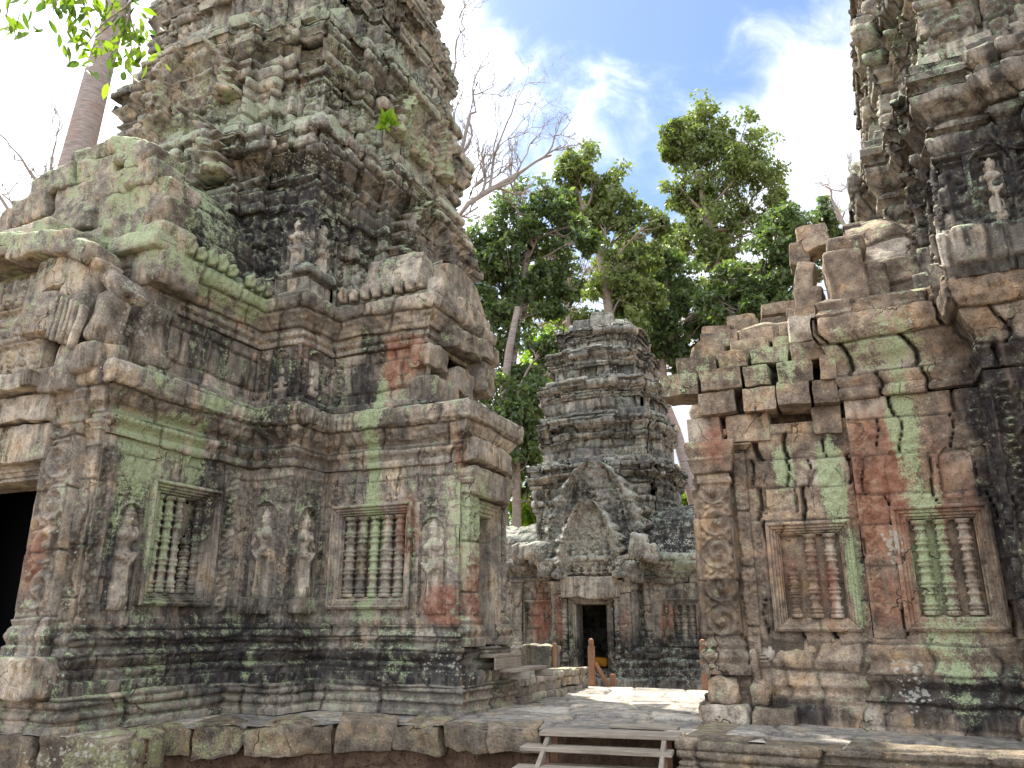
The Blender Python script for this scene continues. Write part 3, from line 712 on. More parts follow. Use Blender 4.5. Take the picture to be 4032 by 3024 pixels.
def storey(parent, mat, c, k, z0, hb, hc, seed, over=.42, big=.05, lo=.024, dark0=0.0, scroll=True, jit=.05):
    """one receding tower storey: body with pilasters, then a bell-shaped overhanging cornice"""
    pl = tower_plan(c, k); zc = z0+hb
    body = [(.14, z0-.35), (.14, z0+.12*hb), (.05, z0+.16*hb), (0, z0+.2*hb), (0, zc-.28*hb), (.06, zc-.26*hb), (.06, zc-.2*hb), (.02, zc-.18*hb), (.08, zc-.12*hb), (.08, zc-.05*hb), (.03, zc)]
    mk('core', *sweep_core(pl, z0-.4, zc+hc), M_INSHADE, parent, smooth=False)  # inner blocker in the same painted shade black, closes see-through gaps
    f = []
    if scroll:
        for g in range(len(pl)): 
            L = math.dist(pl[g], pl[(g+1) % len(pl)])
            if L > 1.3*k: f += [('recess', g, L*.22, L*.78, z0+.22*hb, zc-.30*hb, .12), ('scroll', g, .04, L*.2, z0+.2*hb, zc-.3*hb, .02), ('scroll', g, L*.8, L-.04, z0+.2*hb, zc-.3*hb, .02)]
            elif L > .3: f += [('scroll', g, .03, L-.03, z0+.2*hb, zc-.3*hb, .02)]
    sweep('tower_storey', parent, mat, pl, body, seed=seed, rough=.022, big=big*.55, lo=lo, mas=dict(h=(.3, .5), wd=(.45, 1.0), gap=.010, jit=jit, depth=.05, edge=.02, vmin=z0-.2), segj=.05*(k > .6), miss=.10*(not scroll or k < .9), feats=f, petals=[(zc-.13*hb, zc, .12, .02)], dark0=dark0)
    cz = zc; cor = [(-.02, cz-.16), (.03, cz-.01), (.12, cz+.05*hc), (.12, cz+.12*hc), (.07, cz+.16*hc), (.06, cz+.2*hc), (.5*over, cz+.3*hc), (over*.9, cz+.40*hc), (over*.95, cz+.58*hc), (over*.6, cz+.6*hc), (over*.62, cz+.66*hc), (over, cz+.7*hc), (over, cz+.84*hc), (over*.7, cz+.88*hc), (over*.72, cz+.98*hc), (over*.6, cz+hc), (-.1, cz+1.03*hc), (-.75*k, cz+1.05*hc)]
    sweep('tower_cornice', parent, mat, pl, cor, seed=seed+1, rough=.024, big=big*.7, lo=lo, mas=dict(h=(.32, .5), wd=(.6, 1.2), gap=.014, jit=jit*1.15, depth=.06, edge=.016, vmin=cz-.2), segj=.07*(k > .6), miss=.16, petals=[(cz+.5*hc, cz+.74*hc, .2, .02)], dark0=dark0)


def scatter_blocks(parent, mat, c, k, z, n, seed, name='antefix', size=(.62, .36, .34), over=.2):
    """stone stubs standing on a cornice, upright corner pieces among them"""
    pl = tower_plan(c, k); rr = random.Random(seed); out = []
    cx, cy = c
    for i, p in enumerate(pl):
        q = pl[(i+1) % len(pl)]; mid = ((p[0]+q[0])/2, (p[1]+q[1])/2); d = (q[0]-p[0], q[1]-p[1]); L = math.hypot(*d); nr = (d[1]/L, -d[0]/L)
        if nr[0]*-mid[0]+nr[1]*-mid[1] < -2: continue
        m = max(1, int(L/.7))
        for j in range(m):
            if rr.random() < .35 or L < .6*k: continue
            f = (j+.5)/m; h = size[2]*rr.uniform(.6, 1.35)
            pos = S(p[0]+d[0]*f+nr[0]*over, p[1]+d[1]*f+nr[1]*over, z+h/2-.05)
            out.append(block(pos, d, (min(size[0], L/m)*rr.uniform(.75, 1.1), size[1]*rr.uniform(.7, 1.2), h), seed*50+i*7+j, res=.05, rough=.035, rnd=.03, rot=(rr.uniform(-.12, .12), rr.uniform(-.08, .08), rr.uniform(-.2, .2))))
    for g in out: mk(name, g[0], g[1], mat, parent, g[2], g[3])


T1 = .985
storey(gop, M_TOWER, CL, .925, 6.36, 1.95, 1.05, 41, over=.34, big=.03, dark0=.08)
scatter_blocks(gop, M_TOWER, CL, .90, 9.38, 0, 5, over=.1)
storey(gop, M_TOWER, CL, .875, 9.4, 1.45, 1.0, 51, over=.24, big=.045, jit=.055)
scatter_blocks(gop, M_TOWER, CL, .83, 11.85, 0, 6, over=.1)
storey(gop, M_TOWER, CL, .80, 11.85, 1.4, .95, 61, over=.2, big=.06, jit=.06)
scatter_blocks(gop, M_TOWER, CL, .76, 14.2, 0, 7, over=.1)
storey(gop, M_TOWER, CL, .70, 14.2, 1.3, .9, 71, over=.2, big=.07, scroll=False, jit=.06)
storey(gop, M_TOWER, CL, .58, 16.4, 1.1, .8, 81, over=.25, big=.1, scroll=False, lo=.05)
vault('tower_cap', gop, M_LEFT, 's', CL[1], 1.4, 18.2, 19.6, CL[0]-1.4, CL[0]+1.4, seed=85)


def flame_mask(W_, H_, p=1.0, n=7):
    """pointed, flame-edged pediment outline"""
    def f(x, y):
        v = y/H_; w_ = W_/2*np.clip(1-v**1.9, 0, 1)**.62*(1-.10*np.sin(v*math.pi*2)**2)
        w_ = w_*(1+.17*np.abs(np.sin(v*math.pi*n))-.08)
        return (np.abs(x) < w_)
    return f


def pediment(name, parent, mat, s, t, d, z0, W_, H_, thick=.35, seed=1, figs=0, res=.02, blk=.5, p=1.0, dark0=0):
    r, n = frame_of(d); o = S(s, t, z0)
    def hf(x, y):
        v = y/H_; w_ = W_/2*np.clip(1-v**1.9, 1e-4, 1)**.62; q = np.abs(x)/np.maximum(w_, .03)
        band = np.exp(-((q-.80)/.09)**2)*.14+np.exp(-((q-.62)/.03)**2)*.07
        body = np.where(q < .6, -.14, 0)
        P = np.stack([x+seed, y, 0*x], -1)
        flame = np.where(q > .72, .03*np.sin(v*math.pi*14), 0)
        h = band+body+flame+orn_carve(P, .035, 8, seed)+.05*vn(P, 1.7, seed+3)
        m = masonry(x+5, y, seed=seed, h=(.3, .42), wd=(.5, .9), gap=.01, jit=.025, vmin=-.1)[0]
        h = h+m
        if figs:
            L = []
            for row in range(figs):
                nf = 6-row; fh = H_*.17
                for i in range(nf): L += scaled(KNEEL, fh, (i-(nf-1)/2)*fh*.62, H_*.05+row*fh*1.12, 1 if i < nf/2 else -1)
            c = caps(x, y, L); h = np.where((c > 0) & (q < .62), np.maximum(h, c-.03), h)
        return h
    return relief(name, parent, mat, o, r, Z3, n, W_, H_, hf, res=res, thick=thick, mask=flame_mask(W_, H_), blk=blk, rough=.02, dark0=dark0)


# ---- right arm: window, niche figures, doorway
false_window(gop, M_LEFT, -6.68, 9.85, (1, 0), 1.36, 1.44, 1.52, 5, seed=2)
# three little arched niches over it
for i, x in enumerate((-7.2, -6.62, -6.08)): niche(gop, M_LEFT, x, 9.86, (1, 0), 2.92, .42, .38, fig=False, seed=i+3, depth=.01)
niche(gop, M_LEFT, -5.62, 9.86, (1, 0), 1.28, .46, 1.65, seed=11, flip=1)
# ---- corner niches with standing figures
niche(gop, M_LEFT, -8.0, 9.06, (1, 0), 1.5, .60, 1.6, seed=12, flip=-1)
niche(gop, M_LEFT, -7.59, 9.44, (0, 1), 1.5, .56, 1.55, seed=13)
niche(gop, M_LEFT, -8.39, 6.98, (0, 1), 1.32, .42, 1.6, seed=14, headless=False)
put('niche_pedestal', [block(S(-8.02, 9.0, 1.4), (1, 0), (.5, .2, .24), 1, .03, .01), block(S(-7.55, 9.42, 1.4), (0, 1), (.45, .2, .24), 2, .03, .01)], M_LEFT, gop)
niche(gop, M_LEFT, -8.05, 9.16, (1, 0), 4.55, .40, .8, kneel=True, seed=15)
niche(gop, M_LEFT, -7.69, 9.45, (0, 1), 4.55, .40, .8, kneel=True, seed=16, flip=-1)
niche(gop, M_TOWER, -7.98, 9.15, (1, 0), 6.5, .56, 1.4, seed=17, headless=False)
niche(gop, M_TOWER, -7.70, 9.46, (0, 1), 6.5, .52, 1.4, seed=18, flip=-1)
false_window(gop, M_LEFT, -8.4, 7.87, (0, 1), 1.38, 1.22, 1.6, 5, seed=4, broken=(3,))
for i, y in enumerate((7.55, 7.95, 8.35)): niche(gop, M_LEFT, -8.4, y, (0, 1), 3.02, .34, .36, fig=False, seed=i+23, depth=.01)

DOOR_PROF = [(0, -.02), (0, .06), (.04, .075), (.055, .045), (.09, .045), (.1, .02), (.15, .02), (.16, -.01), (.2, -.01), (.21, -.04), (.23, -.5)]


def doorway(parent, mat, s, t, d, z0, W_, H_, seed=1, depth=0):
    r, n = frame_of(d); g = rect_frame(S(s, t, z0)+n*(.02+depth), r, Z3, n, W_, H_, DOOR_PROF, seed=seed, sides=3)
    return mk('door_frame', *g[:2], mat, parent, g[2], g[3], smooth=False)


def pilaster(parent, mat, s, t, d, wd, pj, z0, z1, seed=1, style='scroll', cap=.35, base=.4, name='pilaster'):
    r, n = frame_of(d); dx = np.array(d, float)/np.linalg.norm(d); nn = np.array([dx[1], -dx[0]]); c = np.array([s, t])
    a = c-dx*wd/2; b = c+dx*wd/2
    plan = [tuple(a), tuple(a+nn*pj), tuple(b+nn*pj), tuple(b)]
    e = .05
    prof = [(e*1.6, z0), (e*1.6, z0+base*.25), (e*.9, z0+base*.3), (e*1.5, z0+base*.5), (e*1.1, z0+base*.65), (e*.5, z0+base*.72), (e*.9, z0+base*.85), (0, z0+base), (0, z1-cap), (e*.6, z1-cap*.95), (e*.6, z1-cap*.85), (e*.2, z1-cap*.8), (e*.8, z1-cap*.55), (e*1.6, z1-cap*.4), (e*1.2, z1-cap*.35), (e*2, z1-cap*.15), (e*2, z1), (-.02, z1+.01)]
    f = [('scroll' if style == 'scroll' else 'carve', 1, .0, wd, z0+base*1.05, z1-cap*1.05, .018 if style == 'scroll' else .016)+((12,) if style != 'scroll' else ())]
    return sweep(name, parent, mat, plan, prof, closed=False, seed=seed, rough=.006, lo=.011, k=.0012, mas=dict(h=(.6, .9), wd=(2, 3), gap=.003, jit=.008, vmin=z0-.1), feats=f, petals=[(z0+base*.35, z0+base*.6, .07, .014), (z1-cap*.75, z1-cap*.45, .06, .012)])


doorway(gop, M_LEFT, -5.2, 10.62, (0, 1), .86, .92, 2.05, seed=5)
pilaster(gop, M_LEFT, -5.2, 10.07, (0, 1), .32, .12, .86, 3.3, 6, 'carve')
pilaster(gop, M_LEFT, -5.2, 11.16, (0, 1), .14, .10, .86, 3.3, 7, 'carve')
put('door_lintel', [block(S(-5.14, 10.55, 3.15), (0, 1), (1.32, .3, .42), 3, .03, .02), block(S(-5.14, 10.5, 3.58), (0, 1), (1.36, .4, .34), 4, .04, .03)], M_LEFT, gop)
# broken upper gable at the arm's end
put('broken_gable', [block(S(x-.18, t-.12, z), (0, 1), (a, b, c), 5+i, .05, .05, .04, rot=ro) for i, (x, t, z, a, b, c, ro) in enumerate([(-5.72, 10.3, 4.62, .7, .5, .42, (0, 0, 0)), (-5.7, 10.95, 4.95, .6, .5, .42, (0, 0, 0)), (-5.8, 10.3, 5.2, .6, .4, .4, (0, 0, 0)), (-5.65, 11.3, 4.55, .6, .5, .4, (0, 0, .1)),
    (-5.3, 10.8, 4.2, .7, .5, .3, (0, .1, 0)), (-5.7, 11.7, 5.2, .5, .5, .5, (0, 0, 0)), (-5.6, 10.9, 5.62, 1.0, .5, .3, (0, 0, .05)), (-5.6, 11.7, 5.68, .8, .5, .32, (0, 0, -.04)), (-5.75, 10.6, 6.3, 1.0, .5, .3, (0, .08, 0)), (-5.75, 11.5, 6.2, .9, .5, .3, (0, .1, 0)),
    (-6.0, 10.2, 6.6, .5, .5, .5, (0, 0, 0))])]+[block(S(-6.25, 10.0, 6.62), (1, 0), (.55, .4, .72), 21, .05, .05, rot=(-.3, 0, 0)), block(S(-6.8, 10.02, 6.6), (1, 0), (.5, .4, .68), 22, .05, .05, rot=(-.3, 0, 0))], M_LEFT, gop)

# ---- porch on the left: doorway, pilaster, lintel relief, two pediments
doorway(gop, M_LEFT, -10.4, 6.5, (1, 0), .80, 2.3, 2.32, seed=8, depth=.03)
pilaster(gop, M_LEFT, -8.93, 6.5, (1, 0), .56, .16, .78, 4.0, 9, 'scroll', cap=.45, base=.5)
pilaster(gop, M_LEFT, -8.55, 6.5, (1, 0), .22, .05, .78, 3.6, 10, 'carve')
pilaster(gop, M_LEFT, -11.9, 6.5, (1, 0), .56, .16, .78, 4.0, 9, 'scroll', cap=.45, base=.5)
put('door_lintel', [block(S(-10.4, 6.5, 3.36), (1, 0), (2.5, .5, .48), 13, .04, .02, blk=.9), block(S(-10.4, 6.4, 3.8), (1, 0), (2.6, .5, .36), 14, .04, .03, blk=1.0), block(S(-10.2, 6.3, 4.12), (1, 0), (1.9, .7, .22), 15, .04, .03, blk=1.0)], M_LEFT, gop)


def tymp(x, y):
    P = np.stack([x, y, 0*x], -1); h = .02*vn(P, 3, 5)+.02; L = []
    for i in range(9): L += scaled(KNEEL, .40, (i-4)*.235, .07)
    for i in range(5): L += scaled(KNEEL, .40, .25+(i)*.23, .53)
    for i in range(3): L += scaled(KNEEL, .40, -.9+(i)*.25, .53)
    for i in range(6): L += scaled(KNEEL, .38, (i-2.5)*.32, 1.08)
    L += [(-.25, .72, .1, .72, .12, .13, 0), (-.2, .7, -.2, .52, .045, .04, 0), (0.05, .7, .05, .52, .045, .04, 0), (.12, .78, .2, .86, .07, .06, .02)]
    c = caps(x, y, L); shelf = np.exp(-((y-.5)/.022)**2)*.07+np.exp(-((y-1.02)/.025)**2)*.08+np.exp(-((y-.03)/.04)**2)*.1
    pill = np.where(y > 1.04, np.exp(-((np.mod(x+.16, .32)-.16)/.03)**2)*.0, 0)
    fr = np.where((y > 1.05) & (np.abs(np.mod(x, .32)-.16) > .13), .06, 0)
    return np.maximum(np.maximum(c*1.3, h-.03), np.maximum(shelf, fr))


r_, n_ = frame_of((1, 0))
relief('pediment_relief', gop, M_LEFT, S(-10.6, 6.24, 4.22), r_, Z3, n_, 2.2, 1.5, tymp, res=.014, thick=.3, blk=.6)
put('pediment_frame', [block(S(-9.45, 6.3, 5.05), (1, 0), (.62, .5, .62), 17, .035, .035, .05), block(S(-9.4, 6.32, 5.62), (1, 0), (.7, .5, .5), 18, .04, .04), block(S(-8.92, 6.34, 5.5), (1, 0), (.5, .5, .6), 19, .035, .04, .06, rot=(0, .25, 0)),
    block(S(-8.95, 6.34, 4.95), (1, 0), (.5, .5, .55), 20, .035, .04, .05), block(S(-8.72, 6.36, 4.35), (1, 0), (.72, .5, .42), 21, .04, .04, .08), block(S(-8.5, 6.38, 4.85), (1, 0), (.3, .45, .7), 22, .04, .05, .1, rot=(0, .2, 0)),
    block(S(-9.6, 6.25, 6.05), (1, 0), (1.3, .6, .36), 23, .035, .04, .05, rot=(0, .12, 0)), block(S(-10.7, 6.25, 6.2), (1, 0), (1.2, .6, .4), 24, .035, .04, .05), block(S(-10.3, 6.4, 6.45), (1, 0), (1.1, .5, .26), 25, .035, .035, .05),
    block(S(-8.9, 6.3, 5.86), (1, 0), (.6, .6, .26), 26, .04, .05, .08, rot=(0, .45, 0)), block(S(-8.45, 6.5, 5.35), (1, 0), (.5, .5, .2), 27, .04, .05, .06, rot=(0, .9, 0))]
    + [block(S(-9.15+.09*i, 6.1, 4.95-.04*i), (1, 0), (.07, .12, .6), 60+i, .03, .015, .03, rot=(0, .12, 0)) for i in range(6)], M_LEFT, gop)
put('pilaster_capital', [block(S(-9.0, 6.35, 4.1), (1, 0), (.62, .5, .34), 28, .03, .03, .06), block(S(-8.55, 6.45, 4.15), (1, 0), (.4, .5, .3), 29, .03, .03, .06)], M_LEFT, gop)
# the larger pediment behind
put('upper_pediment', [block(S(x, 7.1+.05*(i % 3), z), (1, 0), (a, .6, b), 100+i, .04, .05, .055, rot=(0, ro, 0)) for i, (x, z, a, b, ro) in enumerate([
    (-9.1, 6.55, .9, .5, 0), (-10.0, 6.5, 1.0, .5, 0), (-11.0, 6.55, 1.0, .5, 0), (-12.0, 6.5, 1.1, .5, 0), (-8.95, 7.0, .6, .5, .05), (-9.5, 7.02, .7, .5, 0), (-10.3, 7.0, .9, .5, 0), (-11.2, 7.0, .9, .5, 0), (-12.0, 7.0, .7, .5, 0),
    (-9.0, 7.45, .6, .5, .1), (-9.65, 7.45, .8, .45, 0), (-10.5, 7.42, .9, .5, 0), (-11.4, 7.4, .8, .5, -.1), (-9.25, 7.85, .8, .4, .35), (-10.1, 7.86, .9, .42, .05), (-11.0, 7.83, .9, .42, -.15), (-9.55, 8.15, .55, .3, .3), (-10.3, 8.2, 1.0, .28, 0),
    (-8.6, 6.25, .55, .6, 0), (-8.55, 6.7, .4, .5, .2), (-8.65, 7.15, .35, .45, .2), (-12.6, 6.8, .8, .8, -.2), (-12.1, 7.35, .6, .4, -.3)])], M_LEFT, gop)
put('upper_pediment', [block(S(-8.62, 7.15, 5.85), (1, 0), (.7, .7, .5), 130, .045, .05, .08), block(S(-8.7, 7.0, 6.2), (1, 0), (.9, .7, .3), 131, .045, .05, .08), block(S(-8.7, 7.1, 4.9), (1, 0), (.5, .5, .9), 132, .045, .05, .08), block(S(-8.75, 7.15, 5.45), (1, 0), (.5, .6, .4), 133, .04, .04, .06)], M_LEFT, gop)
put('porch_step', [block(S(-10.2, 6.3, .62), (1, 0), (2.6, .6, .34), 31, .05, .03), block(S(-8.9, 6.28, .58), (1, 0), (.95, .55, .42), 32, .04, .04, .06), block(S(-9.75, 6.05, .5), (1, 0), (.7, .45, .25), 33, .04, .04, .05, rot=(0, .5, 0))], M_LEFT, gop)
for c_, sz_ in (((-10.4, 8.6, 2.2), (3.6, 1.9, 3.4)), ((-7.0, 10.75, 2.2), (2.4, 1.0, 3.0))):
    g = block(S(*c_), (1, 0), sz_, 1, 1.0, 0, .001); mk('doorway_shade_block', g[0], g[1], M_INSHADE, gop, smooth=False)  # solid blocks behind the door openings, their shade put in as black colour

# tower false pediments (flame-edged gables on the storeys)
pediment('false_pediment', gop, M_LEFT, -10.4, 8.35, (1, 0), 8.4, 2.7, 1.6, .4, 3, dark0=-.3)
pediment('false_pediment', gop, M_LEFT, -6.98, 11.8, (0, 1), 7.2, 2.5, 1.9, .4, 4)
pediment('false_pediment', gop, M_LEFT, -10.4, 8.65, (1, 0), 10.2, 2.3, 1.5, .4, 5)
pediment('false_pediment', gop, M_LEFT, -7.2, 11.8, (0, 1), 10.2, 2.3, 1.5, .4, 6)

# ================================================================ terrace, ground
stain(2, -7.6, 6.9, -.2, 1.6, 1.4, .3, .95); stain(3, -7.8, 6.5, -.2, 1.0, .6, .3, 1.0); stain(2, -5.3, 8.7, -.2, 1.2, .5, .3, .35)
GZ = -.75
gx = S(0, 0)
m_, h_, p_ = principled('courtyard_earth', .95, .1)
ps_ = h_.n('ShaderNodeNewGeometry').outputs['Position']; nn1 = h_.noise(ps_, .6, 6, .6); nn2 = h_.noise(ps_, 9, 6, .7)
h_.set(p_.inputs['Base Color'], h_.mix(h_.m('MULTIPLY', h_.m('ADD', nn1, nn2), .5), (.12, .09, .065), (.26, .20, .145)))
h_.set(p_.inputs['Normal'], h_.n('ShaderNodeBump', {}, Strength=.8, Distance=.04, Height=nn2).outputs[0]); M_EARTH = m_
a = np.linspace(-1, 1, 90); a = np.sign(a)*np.abs(a)**2.2*900; gxx, gyy = np.meshgrid(a, a)
G = np.stack([gxx, gyy, GZ+.04*vn(np.stack([gxx, gyy, 0*gxx], -1), .7, 2)+np.clip(np.hypot(gxx, gyy)-50, 0, 900)*.004], -1)
meta(mk('ground', G, gridF(90, 90), M_EARTH), kind='structure')

EDGE = [(-13, 5.6), (-9.5, 6.0), (-7.24, 6.45), (-7.7, 6.95), (-7.46, 7.5), (-7.0, 7.85), (-6.35, 7.95), (-6.1, 8.45), (-5.5, 8.8), (-4.85, 8.85), (-4.2, 8.75), (-3.6, 8.95), (-1.85, 8.8), (-.8, 8.78), (.6, 8.95), (5, 9.2)]
POLY = EDGE+[(5, 15.2), (-13, 15.2)]


def inpoly(x, y, poly):
    c = np.zeros(x.shape, bool); n = len(poly)
    for i in range(n):
        (x0, y0), (x1, y1) = poly[i], poly[(i+1) % n]
        if y0 == y1: continue
        c ^= ((y0 > y) != (y1 > y)) & (x < (x1-x0)*(y-y0)/(y1-y0)+x0)
    return c


def pave(name, s0, s1, t0, t1, poly, z, res, mat, seed, jit=.018, **kw):
    x, y = np.meshgrid(np.arange(s0, s1, res), np.arange(t0, t1, res)); P = S(x, y, z+0*x)
    d, blk, cav, _ = masonry(x+7*.03*y+20, y+.06*np.sin(x*2), seed=seed, jit=jit, depth=.03, edge=.018, gap=.006, vmin=t0-.5, **kw)
    d = d+.008*fbm(P, 1.6, 3, 4)
    V = P+Z3*d[..., None]; st = stain_vals(V)
    inside = inpoly(x, y, poly); fm = inside[:-1, :-1] & inside[1:, 1:] & inside[1:, :-1] & inside[:-1, 1:]
    F = gridF(*x.shape, fm); Vf = V.reshape(-1, 3); used = np.zeros(len(Vf), bool); used[F.ravel()] = 1; ix = np.cumsum(used)-1
    m1 = np.stack([blk, cav, st[..., 0]*.4], -1).reshape(-1, 3); m2 = (st[..., 1:4]*.25).reshape(-1, 3)
    o = mk(name, Vf[used], ix[F], mat, None, m1[used], m2[used]); return meta(o, kind='structure')


pave('terrace_paving', -10.5, 3.5, 6, 15.2, POLY, .0, .032, M_PAVE, 7, wd=(.8, 1.7), h=(.6, 1.0))
PIN = [(x, y+.22) for x, y in EDGE]+[(5, 15.15), (-13, 15.15)]
meta(sweep('terrace_wall', None, M_LAT, PIN, [(0, GZ-.1), (0, -.02)], seed=9, rough=.05, big=.04, mas=dict(h=(.22, .3), wd=(.4, .7), gap=.008, jit=.03)), kind='structure')
# worn edge stones
out = []; rr = random.Random(4)
for i in range(1, 11):
    (x0, y0), (x1, y1) = EDGE[i], EDGE[i+1]; L = math.hypot(x1-x0, y1-y0); m = max(1, round(L/.62)); nx, ny = -(y1-y0)/L, (x1-x0)/L
    for j in range(m):
        f = (j+.5)/m; h_ = rr.uniform(.27, .36)+(.12 if i < 3 else 0); dp = .62
        out.append(block(S(x0+(x1-x0)*f+nx*dp/2, y0+(y1-y0)*f+ny*dp/2, .012+rr.uniform(-.015, .015)-h_/2), (x1-x0, y1-y0), (L/m*.985, dp, h_), i*9+j, .045, .045, .03, rot=(rr.uniform(-.02, .02), rr.uniform(-.02, .02), 0)))
meta(put('terrace_edge', out, M_LEDGE), kind='structure')
rim = [(-1.98, 10.2), (-1.98, 8.78), (-.8, 8.74), (.6, 8.90), (5, 9.15)]
meta(sweep('terrace_moulding', None, M_LEDGE, rim, [(.04, -.34), (.05, -.27), (0, -.25), (.02, -.21), (-.02, -.18), (.03, -.14), (.03, -.10), (0, -.085), (.04, -.06), (.04, .0), (-.05, .03), (-.4, .02)], closed=False, seed=15, rough=.02, mas=dict(h=(.6, .7), wd=(1.0, 1.6), gap=.008, jit=.02, vmin=-.5)), kind='structure')
out = []
x = -1.75; i = 0
while x < 3.2:
    L = rr.uniform(.55, 1.05); yy = 8.2+.05*(x+1.8)
    out.append(block(S(x+L/2, yy, -.29-.22+rr.uniform(-.015, .01)), (1, .04), (L*.985, 1.15, .44), 200+i, .045, .04, .03)); x += L; i += 1
meta(put('terrace_lower_step', out, M_PAVE), kind='structure')

# ---- stair of planks in front
STD = np.array([1.0, 0.12, 0])


def plank(p0, p1, wd_, th, mat, parent, name='tread', seed=0, loc=None):
    """board from p0 to p1 (world), wd_ horizontal width, th thickness"""
    p0 = np.array(p0, float); p1 = np.array(p1, float); d = p1-p0; L = np.linalg.norm(d); x = d/L
    up = Z3 if abs(x[2]) < .9 else np.array([0, 1., 0]); y = np.cross(up, x); y /= np.linalg.norm(y); z = np.cross(x, y)
    me = bpy.data.meshes.new(name); b = .006
    import bmesh
    bm = bmesh.new(); bmesh.ops.create_cube(bm, size=1)
    for v in bm.verts: v.co.x *= L; v.co.y *= wd_; v.co.z *= th
    bmesh.ops.bevel(bm, geom=list(bm.edges), offset=min(b, th*.2), segments=1, affect='EDGES')
    bm.to_mesh(me); bm.free(); me.materials.append(mat)
    o = bpy.data.objects.new(name, me); C.objects.link(o)
    from mathutils import Matrix, Vector
    c = (p0+p1)/2; q = parent.location if parent else Vector((0, 0, 0))
    M = Matrix((x, y, z)).transposed().to_4x4(); M.translation = Vector(c)-q
    o.matrix_basis = M; o.parent = parent
    return o


st = thing('wooden_stair', (.9, 8.7, GZ), 'open grey wooden plank stair leading up onto the stone terrace', 'stair')
plank((1.15, 9.75, .035), (1.88, 9.48, .035), .2, .035, M_WOOD, st)
plank((.34, 9.36, .02), (1.80, 8.98, .02), .36, .045, M_WOOD, st)
plank((.12, 9.18, -.11), (1.66, 8.73, -.11), .28, .045, M_WOOD, st)
plank((.03, 8.83, -.26), (1.58, 8.38, -.26), .28, .045, M_WOOD, st)
plank((-.05, 8.48, -.42), (1.5, 8.03, -.42), .28, .045, M_WOOD, st)
plank((-.13, 8.13, -.58), (1.42, 7.68, -.58), .28, .045, M_WOOD, st)
plank((.3, 9.30, -.33), (1.8, 8.9, -.33), .03, .10, M_WOOD, st, 'cross_beam')
for x, y in ((.42, 9.3), (1.62, 8.95)):
    plank((x-.42, y-1.45, -.72), (x, y, -.02), .05, .12, M_WOOD, st, 'stringer')
    plank((x-.06, y-.2, -.78), (x-.06, y-.2, -.14), .07, .07, M_WOODR, st, 'leg')
    plank((x+.05, y+.12, -.78), (x+.05, y+.12, -.01), .08, .08, M_WOODR, st, 'leg')

# ---- handrail posts at the far end of the terrace
def post(s, t, lab):
    b = S(s, t, -.7); o = thing('handrail_post', b, lab, 'post', 'handrail posts')
    bm_parts = [block(S(s, t, -.1), (1, 0), (.12, .12, 1.66), 5, .06, .004, .015), block(S(s, t, .79), (1, 0), (.105, .105, .16), 6, .04, .003, .05)]
    put('post', bm_parts, M_WOODR, o)
    plank(S(s+.06, t+.02, .42), S(s+.34, t+.30, -.2), .05, .07, M_WOODR, o, 'brace')
    put('short_post', [block(S(s+.34, t+.25, -.25), (1, 0), (.10, .10, .9), 7, .06, .004, .015)], M_WOODR, o)


post(-5.1, 15.28, 'reddish wooden handrail post in front of the small tower doorway'); post(-2.93, 15.28, 'reddish wooden handrail post beside the brown building on the right')

# ---- stones along the arm beyond its door
kb = thing('stone_kerb', S(-5.5, 13, 0), 'moulded dark stone kerb running back from the doorway beside the paving', 'kerb')
for i, (t, L) in enumerate(((11.95, .95), (12.95, .95), (13.9, .85), (14.55, .4))):
    put('kerb_stone', [block(S(-5.42-.03*i, t, .17), (0, 1), (L*.97, .9, .20), 300+i, .04, .04, .03), block(S(-5.40-.03*i, t, .31), (0, 1), (L*.97, .95, .13), 310+i, .04, .035, .04), block(S(-5.42-.03*i, t, .04), (0, 1), (L*.97, 1.0, .12), 320+i, .04, .03, .03)], M_LEFT, kb)
for i, (s, t, z, a, b, c, rot, lab) in enumerate([(-6.3, 13.0, .62, .62, .6, .5, (0, 0, 0), 'dark squared stone at the bottom of the short pile beyond the doorway'), (-6.32, 13.0, 1.1, .55, .55, .46, (0, 0, .05), 'dark squared stone on top of the short pile beyond the doorway'),
        (-5.95, 12.9, .50, .62, .4, .22, (0, .55, 0), 'dark stone slab leaning beside the short pile'), (-5.75, 14.2, .42, .6, .5, .70, (0, 0, 0), 'upright lichen-spotted stone at the end of the kerb')]):
    g = block(S(s, t, z), (1, 0), (a, b, c), 330+i, .04, .04, .04, rot=rot, blk=.15)
    meta(mk('stone_block', g[0], g[1], M_LEFT, None, g[2], g[3], loc=S(s, t, z-c/2)), lab, 'stone')
o = thing('timber_prop', S(-5.32, 14.1, .0), 'thin upright timber standing against the stone at the end of the kerb', 'timber')
plank(S(-5.38, 14.0, .02), S(-5.38, 14.0, .80), .07, .07, M_WOODR, o, 'upright')
ws = thing('wooden_step', S(-4.9, 11, .36), 'low weathered wooden step below the dark side doorway', 'step')
plank(S(-4.98, 10.35, .72), S(-4.98, 11.25, .72), .26, .04, M_WOOD, ws, 'tread'); plank(S(-4.87, 10.35, .62), S(-4.87, 11.25, .62), .03, .16, M_WOOD, ws, 'riser')
plank(S(-4.78, 10.6, .52), S(-4.78, 11.75, .52), .28, .045, M_WOOD, ws, 'tread'); plank(S(-4.78, 10.75, .45), S(-4.5, 10.75, .45), .06, .1, M_WOOD, ws, 'leg'); plank(S(-4.78, 11.6, .45), S(-4.5, 11.6, .45), .06, .1, M_WOOD, ws, 'leg')

